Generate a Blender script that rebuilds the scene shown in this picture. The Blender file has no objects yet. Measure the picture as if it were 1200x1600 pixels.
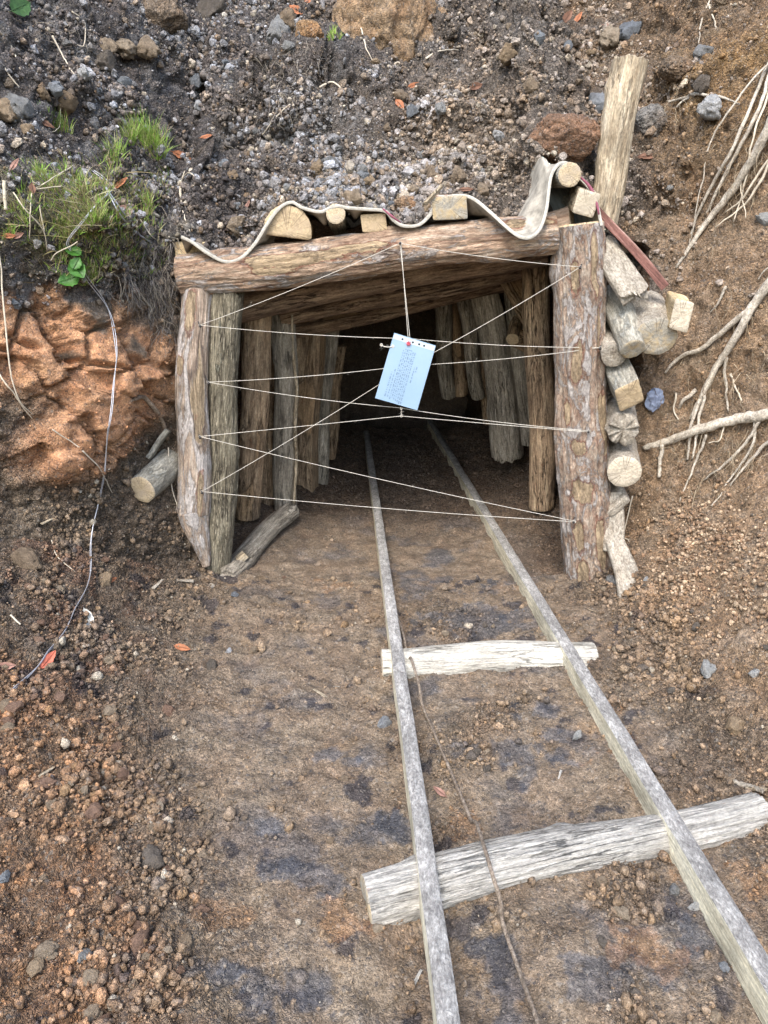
import bpy, bmesh, math, random
import numpy as np
from mathutils import Vector, Matrix, Euler
R_ = math.radians
random.seed(7)
rng = np.random.default_rng(11)
C = bpy.context.scene.collection
SC = bpy.context.scene

# ------------------------------------------------------------------ camera
TH = R_(19.7)
CAM = np.array([0.0, 0.0, 1.55])
F = 1600 * 26.0 / 36.0
cth, sth = math.cos(TH), math.sin(TH)
cam = bpy.data.cameras.new("camera"); camo = bpy.data.objects.new("camera", cam); C.objects.link(camo)
cam.sensor_fit = 'VERTICAL'; cam.sensor_height = 36.0; cam.sensor_width = 36.0; cam.lens = 26.0
cam.clip_start = 0.05; cam.clip_end = 500
camo.location = CAM; camo.rotation_euler = (R_(90) - TH, 0, 0)
SC.camera = camo

def ray(px, py):
    a = (px - 600) / F; b = (800 - py) / F
    return np.array([a, cth + b * sth, -sth + b * cth])
def P(px, py, Y):
    """the real-world point seen at a spot of the photograph, at a known distance Y in front of the camera"""
    d = ray(px, py); return CAM + d * (Y / d[1])
def G(px, py, z=0.0):
    d = ray(px, py); return CAM + d * ((z - CAM[2]) / d[2])
def depth(p):
    q = np.asarray(p) - CAM; return q[1] * cth - q[2] * sth

# ------------------------------------------------------------------ noise
def _h(ix, iy, iz, seed):
    h = (ix.astype(np.uint32) * np.uint32(374761393) + iy.astype(np.uint32) * np.uint32(668265263)
         + iz.astype(np.uint32) * np.uint32(2147483647 ^ 0x5bd1e995) + np.uint32((seed * 974634541 + 12345) & 0xffffffff))
    h = (h ^ (h >> np.uint32(13))) * np.uint32(1274126177)
    h = (h ^ (h >> np.uint32(16))) * np.uint32(2246822519)
    return h ^ (h >> np.uint32(15))
def _f(h): return (h & np.uint32(0xffffff)).astype(np.float32) / 16777216.0
def perlin(p, s, seed=0):
    p = np.asarray(p, dtype=np.float32) * np.float32(s)
    i = np.floor(p).astype(np.int64); f = p - i
    u = f * f * f * (f * (f * 6 - 15) + 10)
    out = np.zeros(len(p), np.float32)
    for dx in (0, 1):
        wx = u[:, 0] if dx else 1 - u[:, 0]
        for dy in (0, 1):
            wy = u[:, 1] if dy else 1 - u[:, 1]
            for dz in (0, 1):
                wz = u[:, 2] if dz else 1 - u[:, 2]
                h = _h(i[:, 0] + dx, i[:, 1] + dy, i[:, 2] + dz, seed)
                gx = ((h & np.uint32(1023)).astype(np.float32) / 511.5 - 1)
                gy = (((h >> np.uint32(10)) & np.uint32(1023)).astype(np.float32) / 511.5 - 1)
                gz = (((h >> np.uint32(20)) & np.uint32(1023)).astype(np.float32) / 511.5 - 1)
                out += wx * wy * wz * (gx * (f[:, 0] - dx) + gy * (f[:, 1] - dy) + gz * (f[:, 2] - dz))
    return out
def fbm(p, s, o=4, seed=0, g=.5):
    r = 0; a = 1.0
    for k in range(o):
        r = r + a * perlin(p, s * 2 ** k, seed + k * 17); a *= g
    return r
def worley(p, s, seed=0):
    """distance to nearest cell point and a random value of that cell"""
    p = np.asarray(p, dtype=np.float32) * np.float32(s)
    i = np.floor(p).astype(np.int64); f = (p - i).astype(np.float32)
    best = np.full(len(p), 9.0, np.float32); val = np.zeros(len(p), np.float32)
    for dx in (-1, 0, 1):
        for dy in (-1, 0, 1):
            for dz in (-1, 0, 1):
                h = _h(i[:, 0] + dx, i[:, 1] + dy, i[:, 2] + dz, seed)
                ox = (h & np.uint32(1023)).astype(np.float32) / 1023
                oy = ((h >> np.uint32(10)) & np.uint32(1023)).astype(np.float32) / 1023
                oz = ((h >> np.uint32(20)) & np.uint32(1023)).astype(np.float32) / 1023
                d = (dx + ox - f[:, 0]) ** 2 + (dy + oy - f[:, 1]) ** 2 + (dz + oz - f[:, 2]) ** 2
                m = d < best
                best = np.where(m, d, best); val = np.where(m, _f(h * np.uint32(2654435761)), val)
    return np.sqrt(best), val
def facets(p, s, seed=0, tilt=1.0):
    """flat-faced cells: a height and a tilted plane for every cell"""
    p = np.asarray(p, dtype=np.float32) * np.float32(s); i = np.floor(p).astype(np.int64); f = (p - i).astype(np.float32)
    best = np.full(len(p), 9.0, np.float32); out = np.zeros(len(p), np.float32)
    for dx in (-1, 0, 1):
        for dy in (-1, 0, 1):
            for dz in (-1, 0, 1):
                h = _h(i[:, 0] + dx, i[:, 1] + dy, i[:, 2] + dz, seed); g = _h(i[:, 0] + dx, i[:, 1] + dy, i[:, 2] + dz, seed + 77)
                o = np.stack([dx + (h & np.uint32(1023)) / np.float32(1023) - f[:, 0], dy + ((h >> np.uint32(10)) & np.uint32(1023)) / np.float32(1023) - f[:, 1], dz + ((h >> np.uint32(20)) & np.uint32(1023)) / np.float32(1023) - f[:, 2]], 1)
                d = (o ** 2).sum(1); t = np.stack([(g & np.uint32(1023)) / np.float32(511.5) - 1, ((g >> np.uint32(10)) & np.uint32(1023)) / np.float32(511.5) - 1, ((g >> np.uint32(20)) & np.uint32(1023)) / np.float32(511.5) - 1], 1)
                m = d < best; best = np.where(m, d, best); out = np.where(m, _f(g * np.uint32(2654435761)) - .5 + tilt * (o * t).sum(1) * .6, out)
    return out
def worley2(p, s, seed=0):
    p = np.asarray(p, dtype=np.float32) * np.float32(s); i = np.floor(p).astype(np.int64); f = (p - i).astype(np.float32)
    b1 = np.full(len(p), 9.0, np.float32); b2 = b1.copy()
    for dx in (-1, 0, 1):
        for dy in (-1, 0, 1):
            for dz in (-1, 0, 1):
                h = _h(i[:, 0] + dx, i[:, 1] + dy, i[:, 2] + dz, seed)
                d = np.sqrt((dx + (h & np.uint32(1023)) / np.float32(1023) - f[:, 0]) ** 2 + (dy + ((h >> np.uint32(10)) & np.uint32(1023)) / np.float32(1023) - f[:, 1]) ** 2 + (dz + ((h >> np.uint32(20)) & np.uint32(1023)) / np.float32(1023) - f[:, 2]) ** 2)
                b2 = np.minimum(b2, np.maximum(b1, d)); b1 = np.minimum(b1, d)
    return b2 - b1
def ss(a, b, x):
    t = np.clip((np.asarray(x, dtype=np.float64) - a) / (b - a), 0, 1); return t * t * (3 - 2 * t)

# ------------------------------------------------------------------ mesh helpers
class MB:
    def __init__(s): s.v = []; s.f = []; s.n = 0; s.c = []
    def add(s, v, f, col=None):
        v = np.asarray(v, dtype=np.float64); s.v.append(v)
        for q in f: s.f.append([i + s.n for i in q])
        s.n += len(v)
        if col is not None: s.c.append(np.repeat(np.array([[*col, 1.0]]), len(v), 0))
    def mesh(s, name, smooth=True):
        m = bpy.data.meshes.new(name)
        m.from_pydata(np.concatenate(s.v).tolist() if s.v else [], [], s.f)
        if s.c:
            a = m.color_attributes.new("tint", 'FLOAT_COLOR', 'POINT')
            a.data.foreach_set("color", np.concatenate(s.c).astype(np.float32).ravel())
        if smooth: m.polygons.foreach_set("use_smooth", np.ones(len(m.polygons), bool))
        m.update(); return m
def fastmesh(name, v, f, k, cols=None, smooth=True):
    """big mesh from arrays; f is (n,k)"""
    m = bpy.data.meshes.new(name)
    f = np.asarray(f, dtype=np.int32)
    m.vertices.add(len(v)); m.vertices.foreach_set("co", np.asarray(v, dtype=np.float32).ravel())
    m.loops.add(f.size); m.loops.foreach_set("vertex_index", f.ravel())
    m.polygons.add(len(f)); m.polygons.foreach_set("loop_start", np.arange(0, f.size, k, dtype=np.int32))
    m.polygons.foreach_set("use_smooth", np.full(len(f), smooth))
    m.update(calc_edges=True)
    if cols is not None:
        a = m.color_attributes.new("tint", 'FLOAT_COLOR', 'POINT')
        cc = np.ones((len(v), 4), np.float32); cc[:, :3] = cols
        a.data.foreach_set("color", cc.ravel())
    m.validate(); return m
def link(name, me, mat, parent=None):
    o = bpy.data.objects.new(name, me); C.objects.link(o)
    for m in (mat if isinstance(mat, (list, tuple)) else [mat]):
        if m and len(me.materials) < 3: me.materials.append(m)
    if parent is not None: o.parent = parent
    return o
def tag(o, label, cat, group=None, kind=None):
    if label: o["label"] = label
    if cat: o["category"] = cat
    if group: o["group"] = group
    if kind: o["kind"] = kind
    return o
def frame(d):
    d = np.asarray(d, float); d = d / np.linalg.norm(d)
    a = np.array([0, 0, 1.0]) if abs(d[2]) < .9 else np.array([0, -1.0, 0])
    x = np.cross(a, d); x /= np.linalg.norm(x); y = np.cross(d, x); return x, y, d
def spline(pts, n):
    pts = [np.asarray(p, float) for p in pts]
    if len(pts) == 2: return [pts[0] + (pts[1] - pts[0]) * t for t in np.linspace(0, 1, n)]
    q = [2 * pts[0] - pts[1]] + pts + [2 * pts[-1] - pts[-2]]; out = []
    m = len(pts) - 1
    for t in np.linspace(0, m, n):
        i = min(int(t), m - 1); u = t - i; a, b, c, d = q[i:i + 4]
        out.append(.5 * ((2 * b) + (-a + c) * u + (2 * a - 5 * b + 4 * c - d) * u * u + (-a + 3 * b - 3 * c + d) * u ** 3))
    return out
def tube(mb, pts, rad, k=6, rough=0, col=None):
    pts = np.asarray(pts, float); n = len(pts)
    rad = np.full(n, rad) if np.isscalar(rad) else np.interp(np.linspace(0, 1, n), np.linspace(0, 1, len(rad)), rad)
    t = np.gradient(pts, axis=0); x, y, _ = frame(t[0]); V = []
    for i in range(n):
        d = t[i] / (np.linalg.norm(t[i]) + 1e-9); x = x - d * np.dot(x, d); x /= np.linalg.norm(x); y = np.cross(d, x)
        for j in range(k):
            a = 2 * math.pi * j / k; r = rad[i] * (1 + rough * random.uniform(-1, 1))
            V.append(pts[i] + (x * math.cos(a) + y * math.sin(a)) * r)
    Fc = []
    for i in range(n - 1):
        for j in range(k):
            b = (j + 1) % k; Fc.append([i * k + j, i * k + b, (i + 1) * k + b, (i + 1) * k + j])
    Fc.append(list(range(k))[::-1]); Fc.append([(n - 1) * k + j for j in range(k)])
    mb.add(V, Fc, col)

# ------------------------------------------------------------------ materials
class NT:
    def __init__(s, name):
        s.m = bpy.data.materials.new(name); s.m.use_nodes = True; s.t = s.m.node_tree; s.t.nodes.clear()
        s.out = s.n('ShaderNodeOutputMaterial'); s.b = s.n('ShaderNodeBsdfPrincipled')
        s.t.links.new(s.b.outputs[0], s.out.inputs[0])
        s.b.inputs['Roughness'].default_value = .85; s.b.inputs['Specular IOR Level'].default_value = .25
    def n(s, typ, **kw):
        nd = s.t.nodes.new(typ)
        for k, v in kw.items(): setattr(nd, k, v)
        return nd
    def put(s, sock, v):
        if hasattr(v, 'is_linked') or isinstance(v, bpy.types.NodeSocket): s.t.links.new(v, sock)
        elif isinstance(v, (tuple, list)) and len(v) == 3 and sock.type == 'RGBA': sock.default_value = (*v, 1)
        else: sock.default_value = v
    def coord(s, scale=(1, 1, 1), kind='Object', offs=(0, 0, 0)):
        tc = s.n('ShaderNodeTexCoord'); mp = s.n('ShaderNodeMapping')
        mp.inputs['Scale'].default_value = scale; mp.inputs['Location'].default_value = offs
        s.t.links.new(tc.outputs[kind], mp.inputs[0]); return mp.outputs[0]
    def noise(s, v, scale, det=4, rough=.55, dist=0, col=False):
        nd = s.n('ShaderNodeTexNoise'); s.put(nd.inputs['Vector'], v); nd.inputs['Scale'].default_value = scale
        nd.inputs['Detail'].default_value = det; nd.inputs['Roughness'].default_value = rough; nd.inputs['Distortion'].default_value = dist
        return nd.outputs['Color' if col else 'Fac']
    def vor(s, v, scale, feat='F1', out='Distance', rnd=1):
        nd = s.n('ShaderNodeTexVoronoi', feature=feat); s.put(nd.inputs['Vector'], v); nd.inputs['Scale'].default_value = scale
        nd.inputs['Randomness'].default_value = rnd; return nd.outputs[out]
    def ramp(s, v, stops, interp='LINEAR'):
        nd = s.n('ShaderNodeValToRGB'); s.put(nd.inputs[0], v); nd.color_ramp.interpolation = interp
        e = nd.color_ramp.elements
        while len(e) < len(stops): e.new(.5)
        for q, (p, c) in zip(e, stops):
            q.position = p; q.color = (c, c, c, 1) if np.isscalar(c) else (*c, 1)
        return nd.outputs[0]
    def math(s, op, a, b=0.0, clamp=False):
        nd = s.n('ShaderNodeMath', operation=op, use_clamp=clamp); s.put(nd.inputs[0], a); s.put(nd.inputs[1], b); return nd.outputs[0]
    def mix(s, fac, a, b, mode='MIX'):
        nd = s.n('ShaderNodeMix', data_type='RGBA', blend_type=mode); s.put(nd.inputs[0], fac); s.put(nd.inputs[6], a); s.put(nd.inputs[7], b); return nd.outputs[2]
    def attr(s, name='tint'):
        nd = s.n('ShaderNodeAttribute', attribute_name=name); return nd.outputs['Color']
    def rand(s):
        return s.n('ShaderNodeObjectInfo').outputs['Random']
    def sep(s, v):
        nd = s.n('ShaderNodeSeparateColor'); s.put(nd.inputs[0], v); return nd.outputs
    def bump(s, h, strength=.5, dist=.01, prev=None):
        nd = s.n('ShaderNodeBump'); s.put(nd.inputs['Height'], h); nd.inputs['Strength'].default_value = strength; nd.inputs['Distance'].default_value = dist
        if prev is not None: s.t.links.new(prev, nd.inputs['Normal'])
        return nd.outputs[0]
    def done(s, col, normal=None, rough=None):
        s.put(s.b.inputs['Base Color'], col)
        if normal is not None: s.put(s.b.inputs['Normal'], normal)
        if rough is not None: s.put(s.b.inputs['Roughness'], rough)
        return s.m

def mat_soil(name, fine=1.0):
    t = NT(name); v = t.coord(); base = t.attr(); rg = t.sep(t.attr('loose'))[0]
    n1 = t.noise(v, 46, 7, .68); n2 = t.noise(v, 7, 4); n3 = t.noise(v, 15, 5, .6)
    vc = t.sep(t.vor(v, 120, out='Color')); vd = t.vor(v, 120); vc2 = t.sep(t.vor(v, 300, out='Color')); vd2 = t.vor(v, 300)
    def amt(x): return t.math('ADD', .25, t.math('MULTIPLY', rg, x))
    c = t.mix(1.0, base, t.mix(rg, t.ramp(n1, [(.30, .70), (.70, 1.3)]), t.ramp(n1, [(.30, .45), (.70, 1.6)])), 'MULTIPLY')
    c = t.mix(1.0, c, t.ramp(n3, [(.32, .72), (.68, 1.25)]), 'MULTIPLY')
    n4 = t.noise(v, 210, 5, .75); c = t.mix(1.0, c, t.ramp(n4, [(.32, .50), (.68, 1.55)]), 'MULTIPLY')
    c = t.mix(amt(.6), c, t.mix(1.0, c, t.math('ADD', t.math('MULTIPLY', vc[0], .9), .55), 'MULTIPLY'))
    c = t.mix(amt(.5), c, t.mix(1.0, c, t.math('ADD', t.math('MULTIPLY', vc2[1], .8), .6), 'MULTIPLY'))
    c = t.mix(t.math('MULTIPLY', t.math('GREATER_THAN', vc[1], .965), amt(.25)), c, (.36, .33, .29))
    c = t.mix(t.math('MULTIPLY', t.math('GREATER_THAN', vc2[2], .94), amt(.25)), c, (.30, .27, .23))
    c = t.mix(t.math('MULTIPLY', t.math('LESS_THAN', vc[2], .08), .5), c, (.040, .042, .050))
    c = t.mix(t.ramp(n2, [(.4, .0), (.7, .25)]), c, t.mix(1.0, c, (1.18, .90, .70), 'MULTIPLY'))
    grit = t.math('ADD', t.math('MULTIPLY', vd, -.9), t.math('MULTIPLY', vd2, -.7))
    h = t.math('ADD', t.math('ADD', t.math('MULTIPLY', n1, t.math('ADD', .10, t.math('MULTIPLY', rg, .9))), t.math('MULTIPLY', n4, .35)), t.math('MULTIPLY', grit, amt(.75)))
    h = t.math('MULTIPLY', h, t.math('ADD', .55, t.math('MULTIPLY', rg, .65)))
    return t.done(c, t.bump(h, 1.0 * fine, .015), t.math('ADD', t.ramp(n3, [(.35, .50), (.65, .68)]), t.math('MULTIPLY', rg, .3), True))

def mat_bark(name, dark, mid, pale, patch=None, patch_at=.6, lich=None, lich_at=.62, stretch=.18, sc=22, bumpd=.012, streak=None, patch_sc=7, crack=None, flake=0.0, pst=.35, axis='z'):
    t = NT(name); X_ = (lambda q: (1, 1, q)) if axis == 'z' else (lambda q: (1, q, 1)); v = t.coord(X_(stretch)); vi = t.coord(X_(pst)); vf = t.coord(X_(.6))
    r = t.rand(); off = t.n('ShaderNodeCombineXYZ'); t.put(off.inputs[2], t.math('MULTIPLY', r, 37.0)); t.put(off.inputs[0], t.math('MULTIPLY', r, 11.0))
    def sh(vec):
        a = t.n('ShaderNodeVectorMath', operation='ADD'); t.put(a.inputs[0], vec); t.t.links.new(off.outputs[0], a.inputs[1]); return a.outputs[0]
    v, vi, vf = sh(v), sh(vi), sh(vf)
    n = t.noise(v, sc, 8, .72, .5); n3 = t.noise(v, sc * 3.5, 7, .72, .4); nb = t.noise(vf, 9, 4, .6)
    c = t.ramp(n, [(.34, dark), (.5, mid), (.64, pale)])
    c = t.mix(1.0, c, t.ramp(n3, [(.32, .55), (.68, 1.4)]), 'MULTIPLY')
    c = t.mix(1.0, c, t.ramp(nb, [(.3, .68), (.7, 1.25)]), 'MULTIPLY')
    h = t.math('ADD', n, t.math('MULTIPLY', n3, .7))
    if streak:
        f = t.ramp(n3, [(.56, 0.0), (.6, 1.0)]); c = t.mix(f, c, streak)
    if lich:
        f = t.ramp(t.noise(vi, 17, 8, .74, 1.0), [(lich_at, 0.0), (lich_at + .04, 1.0)])
        c = t.mix(t.math('MULTIPLY', f, .9), c, t.mix(t.ramp(t.noise(vf, 75, 5, .7), [(.35, 0.0), (.62, 1.0)]), tuple(x * .55 for x in lich), lich))
        h = t.math('ADD', h, t.math('MULTIPLY', f, .4))
    if patch:
        f = t.ramp(t.noise(vi, patch_sc, 4, .5, .5), [(patch_at, 0.0), (patch_at + .02, 1.0)])
        pc = t.mix(t.ramp(t.noise(v, sc * 1.8, 6, .7), [(.35, 0.0), (.65, 1.0)]), tuple(x * .5 for x in patch), patch)
        rim = t.ramp(t.noise(vi, patch_sc, 4, .5, .5), [(patch_at - .03, 0.0), (patch_at - .01, .75), (patch_at, .75), (patch_at + .01, 0.0)])
        c = t.mix(f, c, pc); c = t.mix(rim, c, tuple(x * .55 for x in dark)); h = t.math('SUBTRACT', h, t.math('MULTIPLY', f, .6))
    if patch:
        ba = t.math('ADD', t.sep(t.attr('bare'))[0], t.math('MULTIPLY', t.math('SUBTRACT', t.noise(vf, 17, 7, .66), .5), 2.0))
        f = t.ramp(ba, [(.50, 0.0), (.54, 1.0)]); rim = t.ramp(ba, [(.30, 0.0), (.44, .8), (.5, .8), (.53, 0.0)])
        pc = t.mix(t.ramp(t.noise(v, sc * 1.3, 7, .72), [(.35, 0.0), (.62, 1.0)]), tuple(x * .55 for x in patch), patch)
        c = t.mix(rim, c, (dark[0] * 1.1, dark[1] * .8, dark[2] * .7)); c = t.mix(f, c, pc); h = t.math('SUBTRACT', h, t.math('MULTIPLY', f, .9))
    if flake:
        vw = t.n('ShaderNodeVectorMath', operation='ADD'); t.put(vw.inputs[0], vf); wn = t.n('ShaderNodeVectorMath', operation='SCALE'); t.put(wn.inputs[0], t.noise(vf, 22, 4, .6, 0, True)); wn.inputs['Scale'].default_value = .05; t.t.links.new(wn.outputs[0], vw.inputs[1]); vf = vw.outputs[0]
        e = t.vor(vf, 26, 'DISTANCE_TO_EDGE'); g = t.ramp(e, [(.0, 1.0), (.07, 0.0)])
        wob = t.math('MULTIPLY', g, flake); c = t.mix(wob, c, tuple(x * .5 for x in dark)); h = t.math('SUBTRACT', h, t.math('MULTIPLY', g, .5 * flake))
    if crack:
        m = t.math('ABSOLUTE', t.math('SUBTRACT', t.noise(v, sc * .8, 6, .6, .3), .5)); g = t.ramp(m, [(.0, 1.0), (.022, 0.0)])
        g = t.math('MULTIPLY', g, t.ramp(t.noise(vf, 6, 3), [(.42, .1), (.6, 1.0)]))
        c = t.mix(t.math('MULTIPLY', g, .85), c, crack); h = t.math('SUBTRACT', h, t.math('MULTIPLY', g, 1.0))
    c = t.mix(1.0, c, t.ramp(t.noise(vf, 130, 4, .65), [(.3, .7), (.7, 1.25)]), 'MULTIPLY')
    return t.done(c, t.bump(h, 1.0, bumpd), .85)

def mat_end(name, a, b, dirt=(.2, .17, .13), ring=110):
    t = NT(name); v = t.coord()
    s = t.n('ShaderNodeSeparateXYZ'); t.put(s.inputs[0], v)
    d = t.math('SQRT', t.math('ADD', t.math('MULTIPLY', s.outputs[0], s.outputs[0]), t.math('MULTIPLY', s.outputs[1], s.outputs[1])))
    d = t.math('ADD', d, t.math('MULTIPLY', t.noise(v, 16, 4), .026))
    w = t.math('ADD', t.math('MULTIPLY', t.math('SINE', t.math('MULTIPLY', d, ring * 6.28)), .5), .5)
    dn = t.n('ShaderNodeVectorMath', operation='NORMALIZE'); zx = t.n('ShaderNodeCombineXYZ'); t.put(zx.inputs[0], s.outputs[0]); t.put(zx.inputs[1], s.outputs[1]); t.t.links.new(zx.outputs[0], dn.inputs[0])
    ck = t.ramp(t.math('ABSOLUTE', t.math('SUBTRACT', t.noise(dn.outputs[0], 2.6, 3, .6), .5)), [(.0, 1.0), (.018, 0.0)])
    n = t.noise(v, 90, 5, .7)
    c = t.mix(t.math('MULTIPLY', w, .28), t.mix(.5, a, b), a); c = t.mix(1.0, c, t.ramp(n, [(.3, .65), (.7, 1.2)]), 'MULTIPLY')
    c = t.mix(t.ramp(t.noise(v, 20, 5, .65), [(.44, 0.0), (.62, .85)]), c, dirt); c = t.mix(t.math('MULTIPLY', ck, .75), c, (.07, .055, .04))
    return t.done(c, t.bump(t.math('ADD', n, t.math('MULTIPLY', w, .12)), .7, .006), .9)

def mat_plain(name, col, rough=.7, var=.3, sc=60, spec=.25, metal=0, bump=.004):
    t = NT(name); v = t.coord(); n = t.noise(v, sc, 6, .65)
    c = t.mix(1.0, col, t.ramp(n, [(.3, 1 - var), (.7, 1 + var)]), 'MULTIPLY')
    t.b.inputs['Specular IOR Level'].default_value = spec; t.b.inputs['Metallic'].default_value = metal
    return t.done(c, t.bump(n, .5, bump), rough)
def mat_tint(name, rough=.7, spec=.3, trans=0, sc=40):
    t = NT(name); n = t.noise(t.coord(), sc, 5, .65)
    c = t.mix(1.0, t.attr(), t.ramp(n, [(.3, .65), (.7, 1.35)]), 'MULTIPLY')
    t.b.inputs['Specular IOR Level'].default_value = spec
    if trans:
        tr = t.n('ShaderNodeBsdfTranslucent'); t.put(tr.inputs[0], c); mx = t.n('ShaderNodeMixShader'); mx.inputs[0].default_value = trans
        t.t.links.new(t.b.outputs[0], mx.inputs[1]); t.t.links.new(tr.outputs[0], mx.inputs[2]); t.t.links.new(mx.outputs[0], t.out.inputs[0])
    return t.done(c, t.bump(n, .4, .004), rough)
def mat_stone(name, lo, mid, hi):
    t = NT(name); v = t.coord(); r = t.rand()
    off = t.n('ShaderNodeVectorMath', operation='ADD'); t.put(off.inputs[0], v); cx = t.n('ShaderNodeCombineXYZ'); t.put(cx.inputs[0], t.math('MULTIPLY', r, 50.0)); t.t.links.new(cx.outputs[0], off.inputs[1]); v = off.outputs[0]
    c = t.ramp(r, [(.0, lo), (.5, mid), (1., hi)])
    n = t.noise(v, 1.6, 8, .7); n2 = t.noise(v, 6, 6, .75)
    c = t.mix(1.0, c, t.ramp(n, [(.3, .6), (.7, 1.35)]), 'MULTIPLY'); c = t.mix(1.0, c, t.ramp(n2, [(.3, .7), (.7, 1.25)]), 'MULTIPLY')
    return t.done(c, t.bump(t.math('ADD', t.math('ADD', n, n2), t.noise(v, 18, 6, .75)), .8, .12), .92)
# ------------------------------------------------------------------ world and light
w = bpy.data.worlds.new("World"); SC.world = w; w.use_nodes = True
nt = w.node_tree; sky = nt.nodes.new('ShaderNodeTexSky'); sky.sky_type = 'NISHITA'; sky.sun_disc = False
SUN_EL, SUN_AZ = R_(52), R_(196)          # azimuth clockwise from +Y: behind the camera, a little to the left
sky.sun_elevation = SUN_EL; sky.sun_rotation = SUN_AZ; sky.air_density = 1.3; sky.dust_density = 2.5; sky.ozone_density = .6
nt.links.new(sky.outputs[0], nt.nodes['Background'].inputs[0]); nt.nodes['Background'].inputs[1].default_value = .15
sl = bpy.data.lights.new("sun", 'SUN'); sl.energy = 1.35; sl.angle = R_(24); sl.color = (1, .965, .915)
so = bpy.data.objects.new("sun", sl); C.objects.link(so)
sd = Vector((math.sin(SUN_AZ) * math.cos(SUN_EL), math.cos(SUN_AZ) * math.cos(SUN_EL), math.sin(SUN_EL)))
so.rotation_euler = sd.to_track_quat('Z', 'Y').to_euler(); so.location = (-2, -4, 8)
SC.view_settings.view_transform = 'Standard'; SC.view_settings.look = 'None'; SC.view_settings.gamma = 1; SC.view_settings.exposure = 1.55

# ------------------------------------------------------------------ the conveyor-belt edge, which also bounds the soil above the opening
BELT_PX = [(284, 370, 3.27), (300, 378, 3.26), (325, 396, 3.25), (352, 409, 3.25), (376, 403, 3.25), (398, 380, 3.25), (418, 348, 3.26), (436, 325, 3.27), (455, 316, 3.28),
           (474, 325, 3.28), (500, 331, 3.28), (516, 325, 3.28), (528, 322, 3.28), (545, 325, 3.28), (575, 327, 3.28), (602, 330, 3.28), (616, 345, 3.27), (632, 353, 3.26),
           (655, 351, 3.26), (672, 336, 3.27), (684, 318, 3.28), (702, 307, 3.29), (725, 306, 3.29), (742, 312, 3.28), (764, 330, 3.25), (790, 354, 3.21), (810, 369, 3.19),
           (828, 371, 3.19), (843, 358, 3.20), (853, 330, 3.22), (857, 300, 3.24), (862, 272, 3.26), (876, 255, 3.28), (892, 258, 3.29), (906, 276, 3.28), (920, 291, 3.27), (932, 312, 3.26), (941, 352, 3.24)]
BELT = np.array([P(*q) for q in BELT_PX])
_o = np.argsort(BELT[:, 0]); _bx, _bz = BELT[_o, 0], BELT[_o, 2]
XL, XR = -.90, .99                          # the timbered opening, left to right

# ------------------------------------------------------------------ terrain shape: floor and side banks, steep cut face, hillside above
def eL(y): return np.interp(y, [0, 1.1, 1.8, 2.4, 2.96, 3.5], [.35, .42, .72, .86, .93, .98])
def sL(y): return np.interp(y, [0, 1.1, 1.8, 2.4, 2.96, 3.5], [.10, .16, .42, .78, 1.05, 1.05])
def sR(y): return np.interp(y, [0, 1.1, 1.6, 2.2, 2.9, 3.5], [.22, .32, .55, .85, 1.1, 1.2])
def floorz(x, y):
    d = -x - eL(y); L = sL(y) * .5 * (d + np.sqrt(d * d + .03))
    d = x - 1.02; Rr = sR(y) * .5 * (d + np.sqrt(d * d + .02))
    return np.minimum(L, .95) + np.minimum(Rr, 1.2) - .02 * np.exp(-((x - .1) / .5) ** 2)
_fx = np.array([-6, -2.5, -1.9, -1.55, -1.36, -1.15, -.98, -.90, .98, 1.05, 1.2, 1.4, 1.6, 1.9, 2.5, 6])
_fy = np.array([2.0, 2.1, 2.3, 2.5, 2.72, 3.0, 3.26, 3.33, 3.33, 3.38, 3.36, 3.22, 3.05, 2.8, 2.5, 2.4])
def yF(x): return np.interp(x, _fx, _fy)
def rF(x): return np.interp(x, [-6, -1.2, -.9, .98, 1.1, 1.4, 6], [.14, .12, .05, .05, .16, .42, .55])
def zT(x):
    edge = np.interp(x, [-6, -1.9, -1.5, -1.2, -.98, -.9], [1.75, 1.55, 1.46, 1.44, 1.42, 1.46])
    right = np.interp(x, [.98, 1.1, 1.3, 1.6, 2.2, 6], [1.58, 1.62, 1.78, 2.0, 2.3, 2.6])
    mid = np.interp(x, _bx, _bz) + .11 * np.exp(-((x - .65) / .09) ** 2)
    return np.where(x < -.9, edge, np.where(x > .98, right, mid))
def yRec(x):                                # the soil lies a little farther back inside the trough of the belt on the right
    return .13 * np.exp(-((x - .71) / .11) ** 2) - .06 * np.exp(-((x + .66) / .16) ** 2)
def hill(x, d):
    k = np.interp(x, [-6, -1.6, -.95, -.75, 1.0, 1.5, 6], [1.5, 1.5, .95, .78, .80, .95, 1.0])
    return np.where(d < .35, k * d, k * .35 + (d - .35) * .76)
xs = np.concatenate([np.linspace(-6, -2.6, 24), np.linspace(-2.5, -1.72, 40), np.arange(-1.7, 1.72, .0072), np.linspace(1.74, 2.5, 40), np.linspace(2.6, 6, 24)])
nx = len(xs)
v1 = np.concatenate([np.linspace(-4, .7, 40, endpoint=False), .7 + (1 - (1 - np.linspace(0, 1, 400)) ** 1.0) * 0])[:40]
tf = np.concatenate([np.linspace(-4, .75, 40, endpoint=False)])
NF, NC, NH = 430, 190, 400
rows = []
yf = yF(xs) + yRec(xs); rf = rF(xs); zb = floorz(xs, yF(xs)); zt = np.maximum(zT(xs), zb + .15)
for y in tf: rows.append((np.full(nx, y), floorz(xs, np.full(nx, y)), 0))
for s in np.linspace(0, 1, NF):
    y = .75 + (yF(xs) - .75) * s; rows.append((y, floorz(xs, y), 0))
for s in np.linspace(0, 1, NC + 1)[1:]:
    rows.append((yF(xs) + yRec(xs) * s + rf * s ** .8, zb + (zt - zb) * s, 1))
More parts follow.
